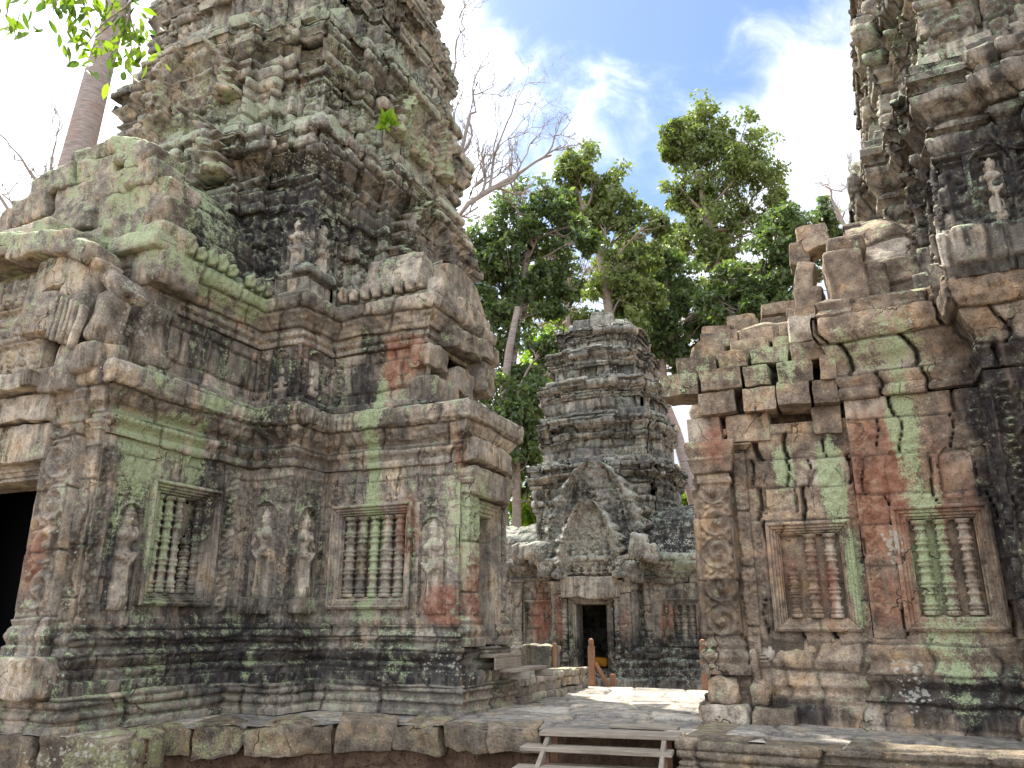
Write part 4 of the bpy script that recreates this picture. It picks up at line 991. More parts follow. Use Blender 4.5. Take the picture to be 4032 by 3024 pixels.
# ================================================================ right building
stain(1, -1.0, 10.7, 2.0, .35, .6, .8, .6); stain(1, -.6, 10.7, 1.8, .6, .6, .9, .45); stain(1, -1.7, 10.7, 3.6, .3, .5, .6, 1.3); stain(1, .3, 10.6, 2.6, .6, .5, 1.5, 1.0); stain(1, .25, 10.6, 1.5, .5, .5, .7, .8); stain(1, 1.0, 10.6, 2.6, .6, .5, 1.2, .6); stain(1, -.45, 10.7, 1.5, .15, .4, .5, 1.3)
stain(2, -.85, 10.7, 3.1, .14, .5, .75, 1.4); stain(2, -.25, 10.7, 2.9, .18, .5, 1.0, 1.4); stain(2, -.12, 10.7, 1.8, .13, .5, .8, 1.3); stain(2, .65, 10.6, 3.6, .2, .5, .9, 1.5); stain(2, .72, 10.6, 2.1, .24, .5, 1.0, 1.35); stain(2, .6, 10.6, 4.6, .7, .5, .45, .9); stain(2, -1.2, 10.9, 4.6, 1.2, .8, .5, .75); stain(2, .8, 10.6, .9, .35, .5, .5, .8)
stain(0, .9, 10.6, .3, 1.4, .6, .45, 1.1); stain(0, 1.6, 10.3, 2.8, .35, .7, 2.2, 1.3); stain(0, 2.0, 9.9, 2.5, .7, .5, 3.0, 1.0); stain(0, 1.5, 10.4, 4.7, .4, .5, .6, 1.0); stain(0, 2.3, 10, 6.4, 1.6, 1.6, 1.0, .8); stain(0, -.9, 10.7, .15, 1.0, .5, .2, .8)
stain(3, .35, 10.6, 1.95, .15, .4, .5, .7); stain(3, .3, 10.6, .5, .25, .4, .4, .9); stain(2, 1.5, 10.5, 9.0, 2.0, 2.5, 1.5, .4)
rb = thing('ruined_temple', S(2.6, 12.6, 0), 'brown and red ruin on the right with gaping block joints and two false windows', 'temple')
RMAS = dict(h=(.34, .52), wd=(.42, .72), gap=.004, depth=.02, edge=.010, jit=.014, vmin=.95)
PA = [(-2.02, 14.0), (-2.02, 10.80), (.02, 10.80)]
sweep('plinth', rb, M_RIGHT, [(-1.88, 14), (-1.88, 10.84), (.02, 10.84)], [(.24, 0), (.24, .2), (.18, .23), (.2, .30), (.1, .36), (.14, .44), (.1, .52), (.06, .62), (.09, .72), (.03, .85), (0, .98)], closed=False, seed=4, rough=.014, big=.010, mas=dict(h=(.3, .42), wd=(.5, .9), jit=.012, vmin=-.05), petals=[(.05, .19, .1, .02)])
uR = lambda s: s+2.02+3.2
sweep('wall', rb, M_RIGHT, PA, [(0, .5), (0, 3.75)], closed=False, seed=8, rough=.018, big=.015, mas=dict(RMAS, gapf=.045), feats=[('recess', 1, .98, 1.82, 1.2, 2.3, .2), ('scroll', 1, .72, .84, 1.1, 3.2, .012), ('scroll', 1, 1.95, 2.02, 1.1, 3.2, .012), ('carve', 1, .8, 2.0, 2.45, 3.2, .014, 12)])
false_window(rb, M_RIGHT, -.62, 10.80, (1, 0), 1.07, 1.04, 1.36, 3, seed=6, label='narrow false window with three stone balusters, the last one red', prof=[(a*.95, b*.75) for a, b in WIN_PROF], rw=.8, broken=(0,))
for i, x in enumerate((-.92, -.32)): niche(rb, M_RIGHT, x, 10.81, (1, 0), 2.55, .44, .55, fig=False, seed=40+i, depth=.01)
pilaster(rb, M_RIGHT, -1.76, 10.80, (1, 0), .46, .16, .55, 3.55, 21, 'scroll', cap=.6, base=.42)
pilaster(rb, M_RIGHT, -1.40, 10.80, (1, 0), .16, .05, .7, 3.5, 22, 'carve', cap=.1, base=.1)
put('pilaster_foot', [block(S(-1.78, 10.55, .10), (1, 0), (.55, .5, .24), 401, .035, .04, .05), block(S(-1.80, 10.6, .34), (1, 0), (.40, .45, .28), 402, .035, .05, .08), block(S(-1.2, 10.52, .10), (1, 0), (.5, .45, .22), 403, .035, .03, .04), block(S(-1.36, 10.6, .32), (1, 0), (.26, .35, .3), 404, .03, .05, .1), block(S(-1.4, 10.68, .62), (1, 0), (.14, .2, .5), 405, .03, .05, .07)], M_RIGHT, rb)


def courses(rows, seed, mat, gap=.04, rough=.035, dep=.55, res=.045, rnd=.04):
    out = []; r2 = random.Random(seed); k = 0
    for s0, s1, t, z0, h in rows:
        x = s0+r2.uniform(-.05, .05)
        while x < s1-.12:
            L = min(r2.uniform(.36, .62), s1-x)
            if s1-x-L < .15: L = s1-x
            if r2.random() > .03:
                out.append(block(S(x+L/2, t+dep/2+r2.uniform(-.05, .05), z0+h/2), (1, 0), (L-gap*r2.uniform(.3, 1.5), dep, h-.012), seed*100+k, res, rough, rnd, rot=(r2.uniform(-.03, .03), r2.uniform(-.025, .025), r2.uniform(-.05, .05))))
            x += L; k += 1
    return out


put('broken_cornice', courses([(-2.12, .0, 10.70, 3.52, .42), (-2.3, .0, 10.60, 3.92, .34), (-2.36, .0, 10.52, 4.24, .34)], 5, M_RIGHT, gap=.06, rough=.022, rnd=.022), M_RIGHT, rb)
put('stepped_roof', courses([(-2.2, -.1, 10.72, 4.58, .26), (-1.95, -.05, 10.95, 4.82, .26), (-1.85, -.05, 11.15, 5.06, .27), (-1.9, -.2, 11.4, 5.3, .26), (-1.6, -.25, 11.7, 5.54, .24), (-1.1, -.2, 11.95, 5.76, .22)], 6, M_RIGHT, gap=.035, rough=.025, rnd=.025), M_RIGHT, rb)
put('stepped_roof', [block(S(-1.2, 12.5, 4.6), (1, 0), (1.7, 2.6, 1.6), 9, .15, .1, .2)], M_RIGHT, rb)
put('leaning_gable', [block(S(x, t, z), (1, 0), (a, b, c), 420+i, .045, .035, .035, rot=(0, ro, 0)) for i, (x, t, z, a, b, c, ro) in enumerate([(-.28, 11.1, 5.45, .36, .5, .55, .1), (-.32, 11.15, 5.9, .26, .45, .5, .25), (-.34, 11.2, 6.28, .3, .4, .36, .1), (-.14, 11.2, 6.62, .46, .45, .2, -.1), (-.08, 11.2, 6.42, .38, .45, .22, -.2), (-.40, 11.15, 5.1, .4, .6, .4, 0)])], M_RIGHT, rb)
put('gable_stone', [block(S(.22, 10.75, 5.62), (1, 0), (.48, .55, .74), 431, .045, .03, .06), block(S(.28, 10.75, 6.08), (1, 0), (.5, .55, .26), 432, .045, .03, .08), block(S(.62, 10.8, 5.55), (1, 0), (.28, .5, .5), 433, .045, .03, .06), block(S(.18, 10.72, 4.98), (1, 0), (.5, .55, .5), 434, .045, .03, .05)], M_RIGHT, rb)
PB = [(.0, 10.64), (1.52, 10.64), (1.52, 9.95), (2.35, 9.95), (2.35, 8.3), (6.4, 8.3), (6.4, 15.6), (1.5, 15.6), (1.5, 14.0), (0, 14.0)]
sweep('plinth', rb, M_RIGHT, PB, [(.22, -.02), (.22, .2), (.17, .24), (.19, .32), (.12, .38), (.1, .44), (.15, .52), (.15, .6), (.09, .66), (.06, .74), (.09, .82), (.09, .9), (.02, .98), (0, 1.02)], seed=14, rough=.014, big=.010, mas=dict(h=(.3, .4), wd=(.6, 1.1), jit=.012, vmin=-.05), petals=[(.04, .2, .12, .022), (.5, .62, .1, .018)])
sweep('wall', rb, M_RIGHT, PB, [(0, 1.0), (0, 3.95)], seed=18, rough=.015, big=.012, mas=dict(RMAS, gapf=.012, wd=(.5, .9)), feats=[('recess', 0, .53, 1.25, 1.25, 2.4, .24), ('scroll', 0, .02, .18, 1.1, 3.5, .012), ('carve', 0, .2, 1.5, 2.6, 3.5, .014, 10), ('scroll', 1, .05, .32, 1.1, 3.8, .02), ('scroll', 1, .36, .66, 1.1, 3.8, .02), ('scroll', 2, .02, .30, 1.1, 3.8, .02), ('scroll', 2, .5, .8, 1.1, 3.8, .02), ('carve', 3, 0, 3, 1.1, 3.8, .02)])
false_window(rb, M_RIGHT, .89, 10.64, (1, 0), 1.08, 1.06, 1.46, 3, seed=16, label='wider false window streaked with pale green lichen', prof=[(a*1.05, b*.75) for a, b in WIN_PROF], rw=.85)
for i, x in enumerate((.55, 1.15)): niche(rb, M_RIGHT, x, 10.65, (1, 0), 2.62, .42, .62, fig=False, seed=50+i, depth=.01)
sweep('cornice', rb, M_RIGHT, PB, [(0, 3.93), (.05, 3.97), (.05, 4.05), (.02, 4.1), (.07, 4.2), (.07, 4.3), (.03, 4.36), (.06, 4.44), (.12, 4.52), (.2, 4.7), (.26, 4.8), (.26, 5.06), (.2, 5.14), (.22, 5.24), (.1, 5.32), (-.3, 5.36), (-.7, 5.38)], seed=19, rough=.014, big=.010, mas=dict(h=(.36, .5), wd=(.5, 1.0), gap=.008, gapf=.02, jit=0.024, vmin=3.95), petals=[(4.82, 5.1, .28, .03), (4.2, 4.3, .1, .015)])
vault('arm_roof', rb, M_RIGHT, 's', 12.3, 1.5, 5.3, 7.0, .3, 3.0, seed=23, jit=.05, big=.08)
vault('porch_roof', rb, M_RIGHT, 't', 4.4, 1.9, 5.3, 7.2, 8.4, 12.0, seed=24)
CR = (4.4, 12.8)
storey(rb, M_TOWERR, CR, 1.03, 5.36, 1.62, 1.05, 141, over=.24, big=.04, dark0=.3)
niche(rb, M_TOWERR, 1.95, 9.79, (1, 0), 5.66, .56, 1.1, seed=61, depth=.03); niche(rb, M_TOWERR, 1.40, 10.3, (0, -1), 5.66, .5, 1.05, seed=62, depth=.02)
scatter_blocks(rb, M_TOWERR, CR, .93, 8.02, 0, 15)
storey(rb, M_TOWERR, CR, .985, 8.03, 1.35, .95, 151, over=.2, big=.06, dark0=.15, jit=.06)
scatter_blocks(rb, M_TOWERR, CR, .88, 10.3, 0, 16)
storey(rb, M_TOWERR, CR, .94, 10.32, 1.3, .9, 161, over=.18, big=.07, dark0=.1, jit=.06)
storey(rb, M_TOWERR, CR, .87, 12.5, 1.2, .9, 171, over=.2, big=.08, scroll=False, lo=.05)
vault('tower_cap', rb, M_RIGHT, 's', CR[1], 1.6, 14.9, 16.5, CR[0]-1.6, CR[0]+1.6, seed=175)

# ================================================================ the small tower across the court
FZ = -.6
stain(1, -9.3, 22.6, 1.2, .6, .9, 1.2, 1.3); stain(1, -8.25, 22, 1.2, .2, .4, .9, 1.2); stain(1, -6.3, 22, 1.1, .3, .4, .9, .8); stain(1, -5.3, 22.6, 1.2, .3, .4, .9, 1.1); stain(1, -4.2, 22.6, 1.0, .3, .4, .9, 1.1)
stain(0, -6.0, 22.4, .2, 3, 1.5, .8, .8); stain(0, -5.5, 23, 3.3, .8, 1, .7, 1.2); stain(0, -7.6, 25, 5.0, .8, 3, .6, .7); stain(3, -7.2, 22, 3.4, 2.2, 1.5, 1.2, .8); stain(3, -5.0, 22.5, 3.0, 1.5, 1, .8, .5); stain(2, -4.8, 22.5, 2.6, 1.5, 1, .5, .6); stain(3, -7.6, 25, 10.5, 2, 2, 1.5, .5)
ft = thing('small_temple_tower', S(-7.6, 25, FZ), 'small sandstone tower with a dark doorway across the court, mottled white and green with lichen', 'temple')
PF = [(-8.55, 22.0), (-6.05, 22.0), (-6.05, 22.55), (-3.45, 22.55), (-3.45, 27.5), (-11.5, 27.5), (-11.5, 22.9), (-8.55, 22.9)]
sweep('plinth', ft, M_FAR, PF, [(.5, FZ-.1), (.5, FZ+.28), (.25, FZ+.3), (.25, FZ+.5), (.18, FZ+.55), (.22, FZ+.7), (.1, FZ+.8), (.14, FZ+.95), (.02, FZ+1.1)], seed=4, rough=.04, big=.02, mas=dict(h=(.3, .4), jit=.025), feats=[('hole', 0, .72, 1.78, FZ+.34, 1.0)])
sweep('wall', ft, M_FAR, PF, [(0, .45), (0, 2.2)], seed=7, rough=.02, big=.02, mas=dict(h=(.3, .45), jit=.015, gap=.004), feats=[('hole', 0, .7, 1.8, -.4, 1.8), ('carve', 0, 0, .4, .4, 2.2, .02, 9), ('carve', 0, 2.0, 2.5, .4, 2.2, .02, 9), ('scroll', 2, .05, .3, .4, 2.2, .02), ('scroll', 2, 1.9, 2.2, .4, 2.2, .02), ('recess', 2, .95, 1.6, .7, 1.6, .2)])
sweep('plinth', ft, M_FAR, [(-8.5, 22.05), (-7.9, 22.05)], [(.1, FZ), (.1, .0), (.02, .5)], closed=False, seed=5)
sweep('plinth', ft, M_FAR, [(-6.7, 22.05), (-6.1, 22.05)], [(.1, FZ), (.1, .0), (.02, .5)], closed=False, seed=6)
sweep('cornice', ft, M_FAR, PF, [(0, 2.18), (.06, 2.25), (.04, 2.35), (.12, 2.45), (.1, 2.55), (.25, 2.75), (.28, 2.95), (.15, 3.05), (-.5, 3.12), (-1.6, 3.3)], seed=9, rough=.04, big=.05, mas=dict(h=(.25, .4), jit=.04), petals=[(2.75, 2.95, .15, .02)])
doorway(ft, M_FAR, -7.3, 22.0, (1, 0), -.3, 1.32, 2.16, seed=12, depth=.04)
put('door_lintel', [block(S(-7.3, 21.9, 2.12), (1, 0), (1.72, .4, .6), 501, .04, .03, .03, blk=1.0)], M_FAR, ft)
for x in (-8.08, -6.52):
    g = lathe(baluster_prof(2.0, .10), S(x, 21.9, -.2), 14, 7); mk('colonette', *g[:2], M_FAR, ft, g[2], g[3])
for x in (-8.3, -6.3): pilaster(ft, M_FAR, x, 22.0, (1, 0), .34, .1, -.3, 2.3, 31, 'carve')
for x, tt in ((-5.75, 22.55), (-3.62, 22.55), (-9.95, 22.9)): pilaster(ft, M_FAR, x, tt, (1, 0), .28, .1, .2, 2.4, 32, 'carve')
false_window(ft, M_FAR, -4.78, 22.55, (1, 0), .5, 1.0, 1.3, 3, seed=21, label='false window with green-grey balusters in a reddish frame')
false_window(ft, M_FAR, -9.3, 22.9, (1, 0), .5, .95, 1.3, 3, seed=22, label='red false window beside the left door pilaster')
vault('wing_roof', ft, M_FAR, 's', 24.6, 1.9, 3.0, 4.6, -6.2, -3.5, seed=43, dark0=.7, big=.1)
vault('wing_roof', ft, M_FAR, 's', 24.9, 1.7, 3.0, 4.3, -11.3, -8.5, seed=44, big=.1)
pediment('pediment', ft, M_FAR, -7.25, 21.75, (1, 0), 2.35, 2.3, 2.3, .5, 8, figs=2, res=.03)
pediment('pediment', ft, M_FAR, -7.3, 22.5, (1, 0), 2.8, 3.7, 3.15, .6, 9, res=.035)
for g in [block(S(x, 21.95, z), (1, 0), (a, .6, b), 510+i, .05, .08, .1, rot=(0, ro, 0)) for i, (x, z, a, b, ro) in enumerate([(-8.6, 2.6, .5, .6, 0), (-6.0, 2.6, .5, .6, 0), (-8.75, 3.15, .5, .6, -.2), (-5.85, 3.2, .45, .7, .2), (-9.1, 3.2, .6, .5, 0), (-5.5, 3.0, .5, .5, 0), (-9.5, 3.1, .5, .6, 0)])]: mk('pediment_block', g[0], g[1], M_FAR, ft, g[2], g[3])
CF = (-7.6, 25.1)
storey(ft, M_FAR, CF, .65, 3.25, 2.0, .75, 241, over=.28, big=.05)
for i, (k, z0, hb, hc) in enumerate(((.60, 6.0, .95, .6), (.575, 7.55, .75, .5), (.49, 8.8, .65, .45), (.40, 9.9, .5, .4))):
    storey(ft, M_FAR, CF, k, z0, hb, hc, 251+10*i, over=.2, big=.07, scroll=False, jit=.06)
    scatter_blocks(ft, M_FAR, CF, k*.93, z0-.05, 0, 25+i, size=(.45, .3, .22), over=.12) if i < 3 else None
put('broken_top', [block(S(CF[0]+x, CF[1]+y, 11.1+z), (1, .2), (a, b, .42), 600+i, .05, .04, .05, rot=(0, ro, 0)) for i, (x, y, z, a, b, ro) in enumerate([(-.5, -.7, .0, .7, .6, .05), (.25, -.75, .05, .8, .6, -.05), (.8, -.4, -.15, .6, .6, .2), (-.9, -.4, -.2, .5, .6, -.2), (.1, -.4, .3, .7, .6, .05), (-.3, .3, .2, .9, .8, 0), (.6, .3, .05, .8, .8, 0)])], M_FAR, ft)
vault('tower_cap', ft, M_FAR, 's', CF[1], .9, 10.8, 11.35, CF[0]-1, CF[0]+1, seed=275, big=.1)
m_, h_, p_ = principled('orange_cloth', .8, .2); p_.inputs['Base Color'].default_value = (.75, .33, .04, 1); M_OR = m_
g = block(S(-7.42, 23.2, -.0), (1, 0), (.42, .4, .26), 9, .04, .04, .08); meta(mk('orange_cloth', g[0], g[1], M_OR, None, loc=S(-7.42, 23.2, -.15)), 'small bundle of orange cloth inside the far doorway', 'cloth')
g = block(S(-7.3, 23.5, -.3), (1, 0), (1.2, 3.4, .3), 9, .1, .02, .03); mk('door_floor', g[0], g[1], M_FAR, ft, g[2], g[3])

# ================================================================ trees
def tube_pts(pts, radii, n=8, seed=0, wob=.0):
    P = np.array(pts, float); m = len(P); T = np.gradient(P, axis=0); T /= np.linalg.norm(T, axis=1, keepdims=True)
    up = np.array([0.13, .07, 1.]); A = np.cross(T, up); bad = np.linalg.norm(A, axis=1) < .15; A[bad] = np.cross(T[bad], np.array([1., .2, 0])); A /= np.linalg.norm(A, axis=1, keepdims=True); Bn = np.cross(T, A)
    th = np.linspace(0, 2*math.pi, n+1)[:-1]; r = np.array(radii)[:, None, None]
    V = P[:, None]+r*(np.cos(th)[None, :, None]*A[:, None]+np.sin(th)[None, :, None]*Bn[:, None])
    if wob: V = V+(vn(V, 1.5, seed)*wob)[..., None]*(V-P[:, None])
    i = np.arange(m*n).reshape(m, n); j = np.roll(i, -1, 1)
    F = np.stack([i[:-1], j[:-1], j[1:], i[1:]], -1).reshape(-1, 4)
    return V.reshape(-1, 3), F, None, None


def smooth_path(p0, p1, n, rs, bend=.12, sag=0):
    p0, p1 = np.array(p0, float), np.array(p1, float); L = np.linalg.norm(p1-p0); f = np.linspace(0, 1, n)[:, None]
    off = rs.normal(0, 1, 3)*L*bend; off2 = rs.normal(0, 1, 3)*L*bend*.4
    return p0+(p1-p0)*f+off*np.sin(f*math.pi)+off2*np.sin(f*math.pi*2)+np.array([0, 0, sag])*f*(1-f)


def leaves(C_, rad, n, size, rs, droop=.4, flat=.8):
    """n leaf faces in clumps round the centres C_"""
    ncl = len(C_); k = rs.randint(0, ncl, n); d = rs.normal(0, 1, (n, 3)); d /= np.linalg.norm(d, axis=1, keepdims=True)
    r = rs.uniform(0.15, 1, n)**.45; P = C_[k]+d*(r*rad[k])[:, None]*np.array([1, 1, flat])
    s_ = size*rs.uniform(.45, 1.5, n)[:, None]
    ax = rs.normal(0, 1, (n, 3)); ax[:, 2] -= droop*1.5; ax /= np.linalg.norm(ax, axis=1, keepdims=True)
    b = np.cross(ax, rs.normal(0, 1, (n, 3))); b /= np.linalg.norm(b, axis=1, keepdims=True)
    V = np.stack([P, P+ax*s_*.5+b*s_*.26, P+ax*s_, P+ax*s_*.5-b*s_*.26], 1).reshape(-1, 3)
    F = np.arange(n*4).reshape(n, 4); c = np.repeat(rs.uniform(0, 1, n)*.7+.3*rs.uniform(0, 1, ncl)[k], 4)
    return V, F, np.stack([c, 0*c, 0*c], -1), None


def tree(name, label, group, base, trunk, tr, blobs, nleaf, size, mleaf, mbark, seed=1, cat='tree', sub=17, brad=.36, droop=.4):
    rs = np.random.RandomState(seed); o = thing(name, base, label, cat, group)
    tp = [np.array(base, float)]+[np.array(p, float) for p in trunk]; parts = []
    f = np.linspace(0, len(tp)-1, 5*len(tp)); P = np.stack([np.interp(f, np.arange(len(tp)), np.array(tp)[:, i]) for i in range(3)], -1)
    P[1:-1] = (P[:-2]+P[1:-1]*2+P[2:])/4; rad = tr*(1-.75*(f/f[-1])**1.2)+.02
    parts.append(tube_pts(P, rad, 9, seed, .12))
    cs, rr_ = [], []
    low = P[int(len(P)*.45):]
    r2 = np.random.RandomState(seed+100); extra = []
    for (x, y, z, r) in blobs:
        for _ in range(1):
            e = np.clip(r2.normal(0, 1, 3), -1, 1)*r*.9; e[2] = -abs(e[2])-.4*r; extra.append((x+e[0], y+e[1], z+e[2], r*.62))
    for (x, y, z, r) in list(blobs)+extra:
        c = np.array([x, y, z]); q = low[np.argmin(np.linalg.norm(low-c+np.array([0, 0, .6*r+1.0]), axis=1))]
        n = 7; bp = smooth_path(q, c, n, rs, .1); br = np.linspace(max(.05, r*.075), .03, n); parts.append(tube_pts(bp, br, 5, seed))
        for j in range(sub):
            d = rs.normal(0, 1, 3); d /= np.linalg.norm(d); e = c+d*r*rs.uniform(.35, 1.05)*np.array([1, 1, .85]); cs.append(e); rr_.append(r*brad*rs.uniform(.55, 1.15))
            s0 = bp[rs.randint(n//2, n)]; parts.append(tube_pts(smooth_path(s0, e, 5, rs, .12), np.linspace(.035, .012, 5), 4, seed))
    put('trunk', parts, mbark, o)
    lf = leaves(np.array(cs), np.array(rr_), nleaf, size, rs, droop)
    mk('crown', lf[0], lf[1], mleaf, o, lf[2], None, smooth=False)
    return o


def bare_tree(label, base, starts, mb, seed, depth=5, L0=3., r0=.1, cat='tree', up=.25, name='bare_tree', spread=.55):
    rs = np.random.RandomState(seed); o = thing(name, base, label, cat); parts = []

    def grow(p, d, L, r, k):
        n = 5; q = p+d*L; path = smooth_path(p, q, n, rs, .09); parts.append(tube_pts(path, np.linspace(r, r*.68, n), 5 if k < depth-1 else 4))
        if k == 0: return
        for _ in range(rs.choice([2, 3])):
            nd = d+rs.normal(0, spread, 3)+np.array([0, 0, up]); nd /= np.linalg.norm(nd); i = rs.randint(2, n); grow(path[i], nd, L*rs.uniform(.6, .85), r*.6, k-1)
    for path, r in starts:
        p = np.array(path, float); parts.append(tube_pts(p, np.linspace(r, r*.6, len(p)), 7, seed, .1))
        for i in range(1, len(p)):
            d = p[i]-p[i-1]; d /= np.linalg.norm(d); grow(p[i], d, L0*rs.uniform(.8, 1.1), r*.5, depth)
            if i < len(p)-1:
                nd = d+rs.normal(0, .7, 3)+np.array([0, 0, .3]); nd /= np.linalg.norm(nd); grow(p[i], nd, L0*.8, r*.4, depth-1)
    put('branches', parts, mb, o); return o


tree('forest_tree', 'tallest leafy tree, rising against the blue patch of sky', 'leafy trees behind the court', (13.9, 46, -.7), [(13.7, 46, 10), (13.7, 46, 17.4), (13.5, 46, 21.2), (13.4, 46.1, 24.5), (12.9, 46.2, 28), (12.7, 46.3, 32)], .55,
     [(13.0, 46.2, 34.5, 1.87), (15.5, 45.4, 32.2, 2.09), (12.2, 46.4, 31.7, 2.09), (14.4, 45.8, 29.2, 2.64), (16.6, 45.0, 28.7, 1.76), (13.1, 46.2, 26.9, 2.31), (11.5, 46.6, 29.0, 1.54), (15.6, 45.4, 26.5, 1.76), (11.1, 46.7, 33.0, 0.99), (13.6, 46.2, 33.2, 1.76), (17.6, 44.6, 27.2, 1.21), (14.6, 46, 31, 1.87), (13.2, 46, 24.8, 1.43)], 42000, 0.29, M_LEAFA, M_BARK, 3, droop=.7)
tree('forest_tree', 'slender leafy tree with a bending trunk, left of the tallest one', 'leafy trees behind the court', (5.7, 41.6, -.7), [(5.6, 41.6, 8), (5.6, 41.6, 15.3), (5.7, 41.6, 17.5), (5.3, 41.7, 21.7), (4.6, 41.8, 24.2), (3.8, 41.8, 26.8)], .42,
     [(4.3, 41.8, 28.7, 1.32), (5.5, 41.6, 27.0, 1.54), (6.6, 41.5, 25.6, 1.43), (3.8, 41.8, 27.4, 1.10), (5.1, 41.7, 24.1, 1.43), (7.3, 41.4, 24.0, 1.32), (6.1, 41.6, 21.6, 1.65), (8.0, 41.2, 21.5, 1.21), (7.3, 41.4, 19.2, 1.54), (5.3, 41.7, 19.9, 1.21), (3.2, 41.8, 25.9, 0.88), (6.6, 41.5, 17.6, 1.21)], 29750, 0.28, M_LEAFA, M_BARK, 5, droop=.6)
tree('forest_tree', 'broad leafy tree with pale forking limbs, right beside the left tower', 'leafy trees behind the court', (-.5, 36, -.7), [(-.6, 36, 8.3), (-.36, 36, 11), (.1, 36, 14.3), (.56, 36, 17.9), (1.05, 36, 20.5)], .4,
     [(0.3, 36.0, 22.1, 1.43), (2.0, 35.9, 22.1, 1.21), (-1.1, 36.0, 20.5, 1.21), (1.1, 36.0, 19.9, 1.43), (-0.6, 36.0, 18.1, 1.32), (2.2, 35.9, 18.9, 1.32), (-1.5, 36.0, 16.8, 1.21), (0.6, 36.0, 16.3, 1.32), (-.1, 36.0, 14.3, 1.43), (-0.6, 36.0, 12.4, 1.43), (2.9, 35.9, 20.6, 0.99), (-2.3, 36, 14.5, 1.32), (1.4, 36, 17.6, 1.10), (-1.9, 36, 18.9, 0.99)], 29750, 0.28, M_LEAFB, M_BARKP, 7, droop=.5)
tree('forest_tree', 'dark glossy tree standing low behind the left tower', 'leafy trees behind the court', (.2, 33, -.7), [(.2, 33, 4), (.2, 33, 8), (.3, 33, 11)], .25,
     [(.1, 33, 9.4, 1.43), (.4, 33, 8.2, 1.32), (-.7, 33, 10.5, 1.32), (.8, 33, 10.9, 1.10), (1.5, 33.2, 13.2, 0.88), (-.9, 33, 8.3, 1.21), (.9, 33, 9.3, 0.88)], 15750, 0.26, M_LEAFB, M_BARK, 9)
tree('forest_tree', 'dense dark green tree above the broken roof on the right', 'leafy trees behind the court', (13.6, 37.5, -.7), [(13.6, 37.5, 10), (13.6, 37.5, 16), (14, 37.3, 20)], .4,
     [(15.6, 36.8, 21.5, 1.54), (14.3, 37.4, 21.2, 1.43), (12.8, 37.9, 19.5, 1.43), (11.8, 38.2, 18.9, 1.32), (14.5, 37.3, 19.0, 1.54), (13.3, 37.7, 18.1, 1.43), (16.5, 36.5, 21.3, 0.99), (12.4, 38, 17.3, 1.32), (14.2, 37.2, 16.8, 1.43), (11.2, 38.2, 17.4, 1.10), (15.5, 36.8, 19.5, 1.32)], 33250, 0.26, M_LEAFB, M_BARK, 11, droop=.5)
tree('forest_tree', 'dark leafy tree between the tallest one and the small tower', 'leafy trees behind the court', (9.2, 44, -.7), [(9.1, 44, 10), (9.0, 44, 16.7), (9.0, 44, 18.8), (9.6, 44, 21.5)], .3,
     [(9.9, 43.9, 22.8, 1.54), (10.6, 43.7, 20.8, 1.54), (8.9, 44.1, 19.1, 1.32), (11.1, 43.6, 18.9, 1.54), (9.9, 43.9, 17.2, 1.32), (12.7, 43.2, 19.9, 1.32), (8.4, 44, 21.4, 1.21), (11, 43.8, 16.5, 1.32), (8.2, 44, 17, 0.99)], 26250, 0.28, M_LEAFB, M_BARK, 13, droop=.5)
tree('forest_tree', 'bright yellow-green young tree in the gap left of the small tower', 'leafy trees behind the court', (.3, 38, -.7), [(.3, 38, 3), (.3, 38, 7)], .15,
     [(.1, 38, 6.7, 1.32), (.5, 38, 5.0, 1.32), (-.4, 38, 7.9, 1.10), (.2, 38, 3.4, 1.21), (1.0, 38, 6.2, 0.99), (-.8, 38, 5.2, 0.99), (1.3, 38, 13.4, 1.10), (1.0, 38, 4.0, 0.99), (1.4, 38, 11.5, 0.88)], 17500, 0.22, M_LEAFC, M_BARK, 15)
tree('forest_tree', 'bright green low tree glimpsed right of the small tower', 'leafy trees behind the court', (8.4, 35.5, -.7), [(8.4, 35.5, 3), (8.3, 35.5, 6)], .15,
     [(8.3, 35.5, 7.2, 1.10), (8.5, 35.5, 5.6, 1.10), (8.8, 35.4, 8.2, 0.88), (8.3, 35.5, 4.2, 0.99)], 8750, 0.22, M_LEAFC, M_BARK, 17)
tree('forest_tree', 'pale feathery tree just above the small tower top', 'leafy trees behind the court', (3.4, 50, -.7), [(3.4, 50, 10), (3.3, 50, 18)], .2,
     [(3.0, 50, 20.2, 1.32), (4.6, 50, 19.4, 1.21), (2.0, 50, 18.8, 1.10), (3.8, 50, 17.8, 1.21), (1.0, 50, 17.5, 1.10)], 8750, 0.19, M_LEAFC, M_BARK, 19)
tree('forest_tree', 'hazy light green crown filling the gap behind the bending tree', 'leafy trees behind the court', (9.6, 55, -.7), [(9.6, 55, 12), (9.6, 55, 22)], .35,
     [(9.4, 55.2, 30.0, 1.7), (8.8, 55.3, 26.3, 2.0), (7.6, 55.5, 28, 1.4), (10.8, 55, 27.5, 1.6), (10.5, 55, 24.5, 1.9), (11.7, 54.8, 29.5, 1.3), (12.5, 54.5, 24, 1.8), (14, 54, 25.5, 1.8), (15.8, 53.7, 24, 1.8), (8, 55.4, 23.5, 1.6)], 20000, .34, M_LEAFA, M_BARK, 61, droop=.5)
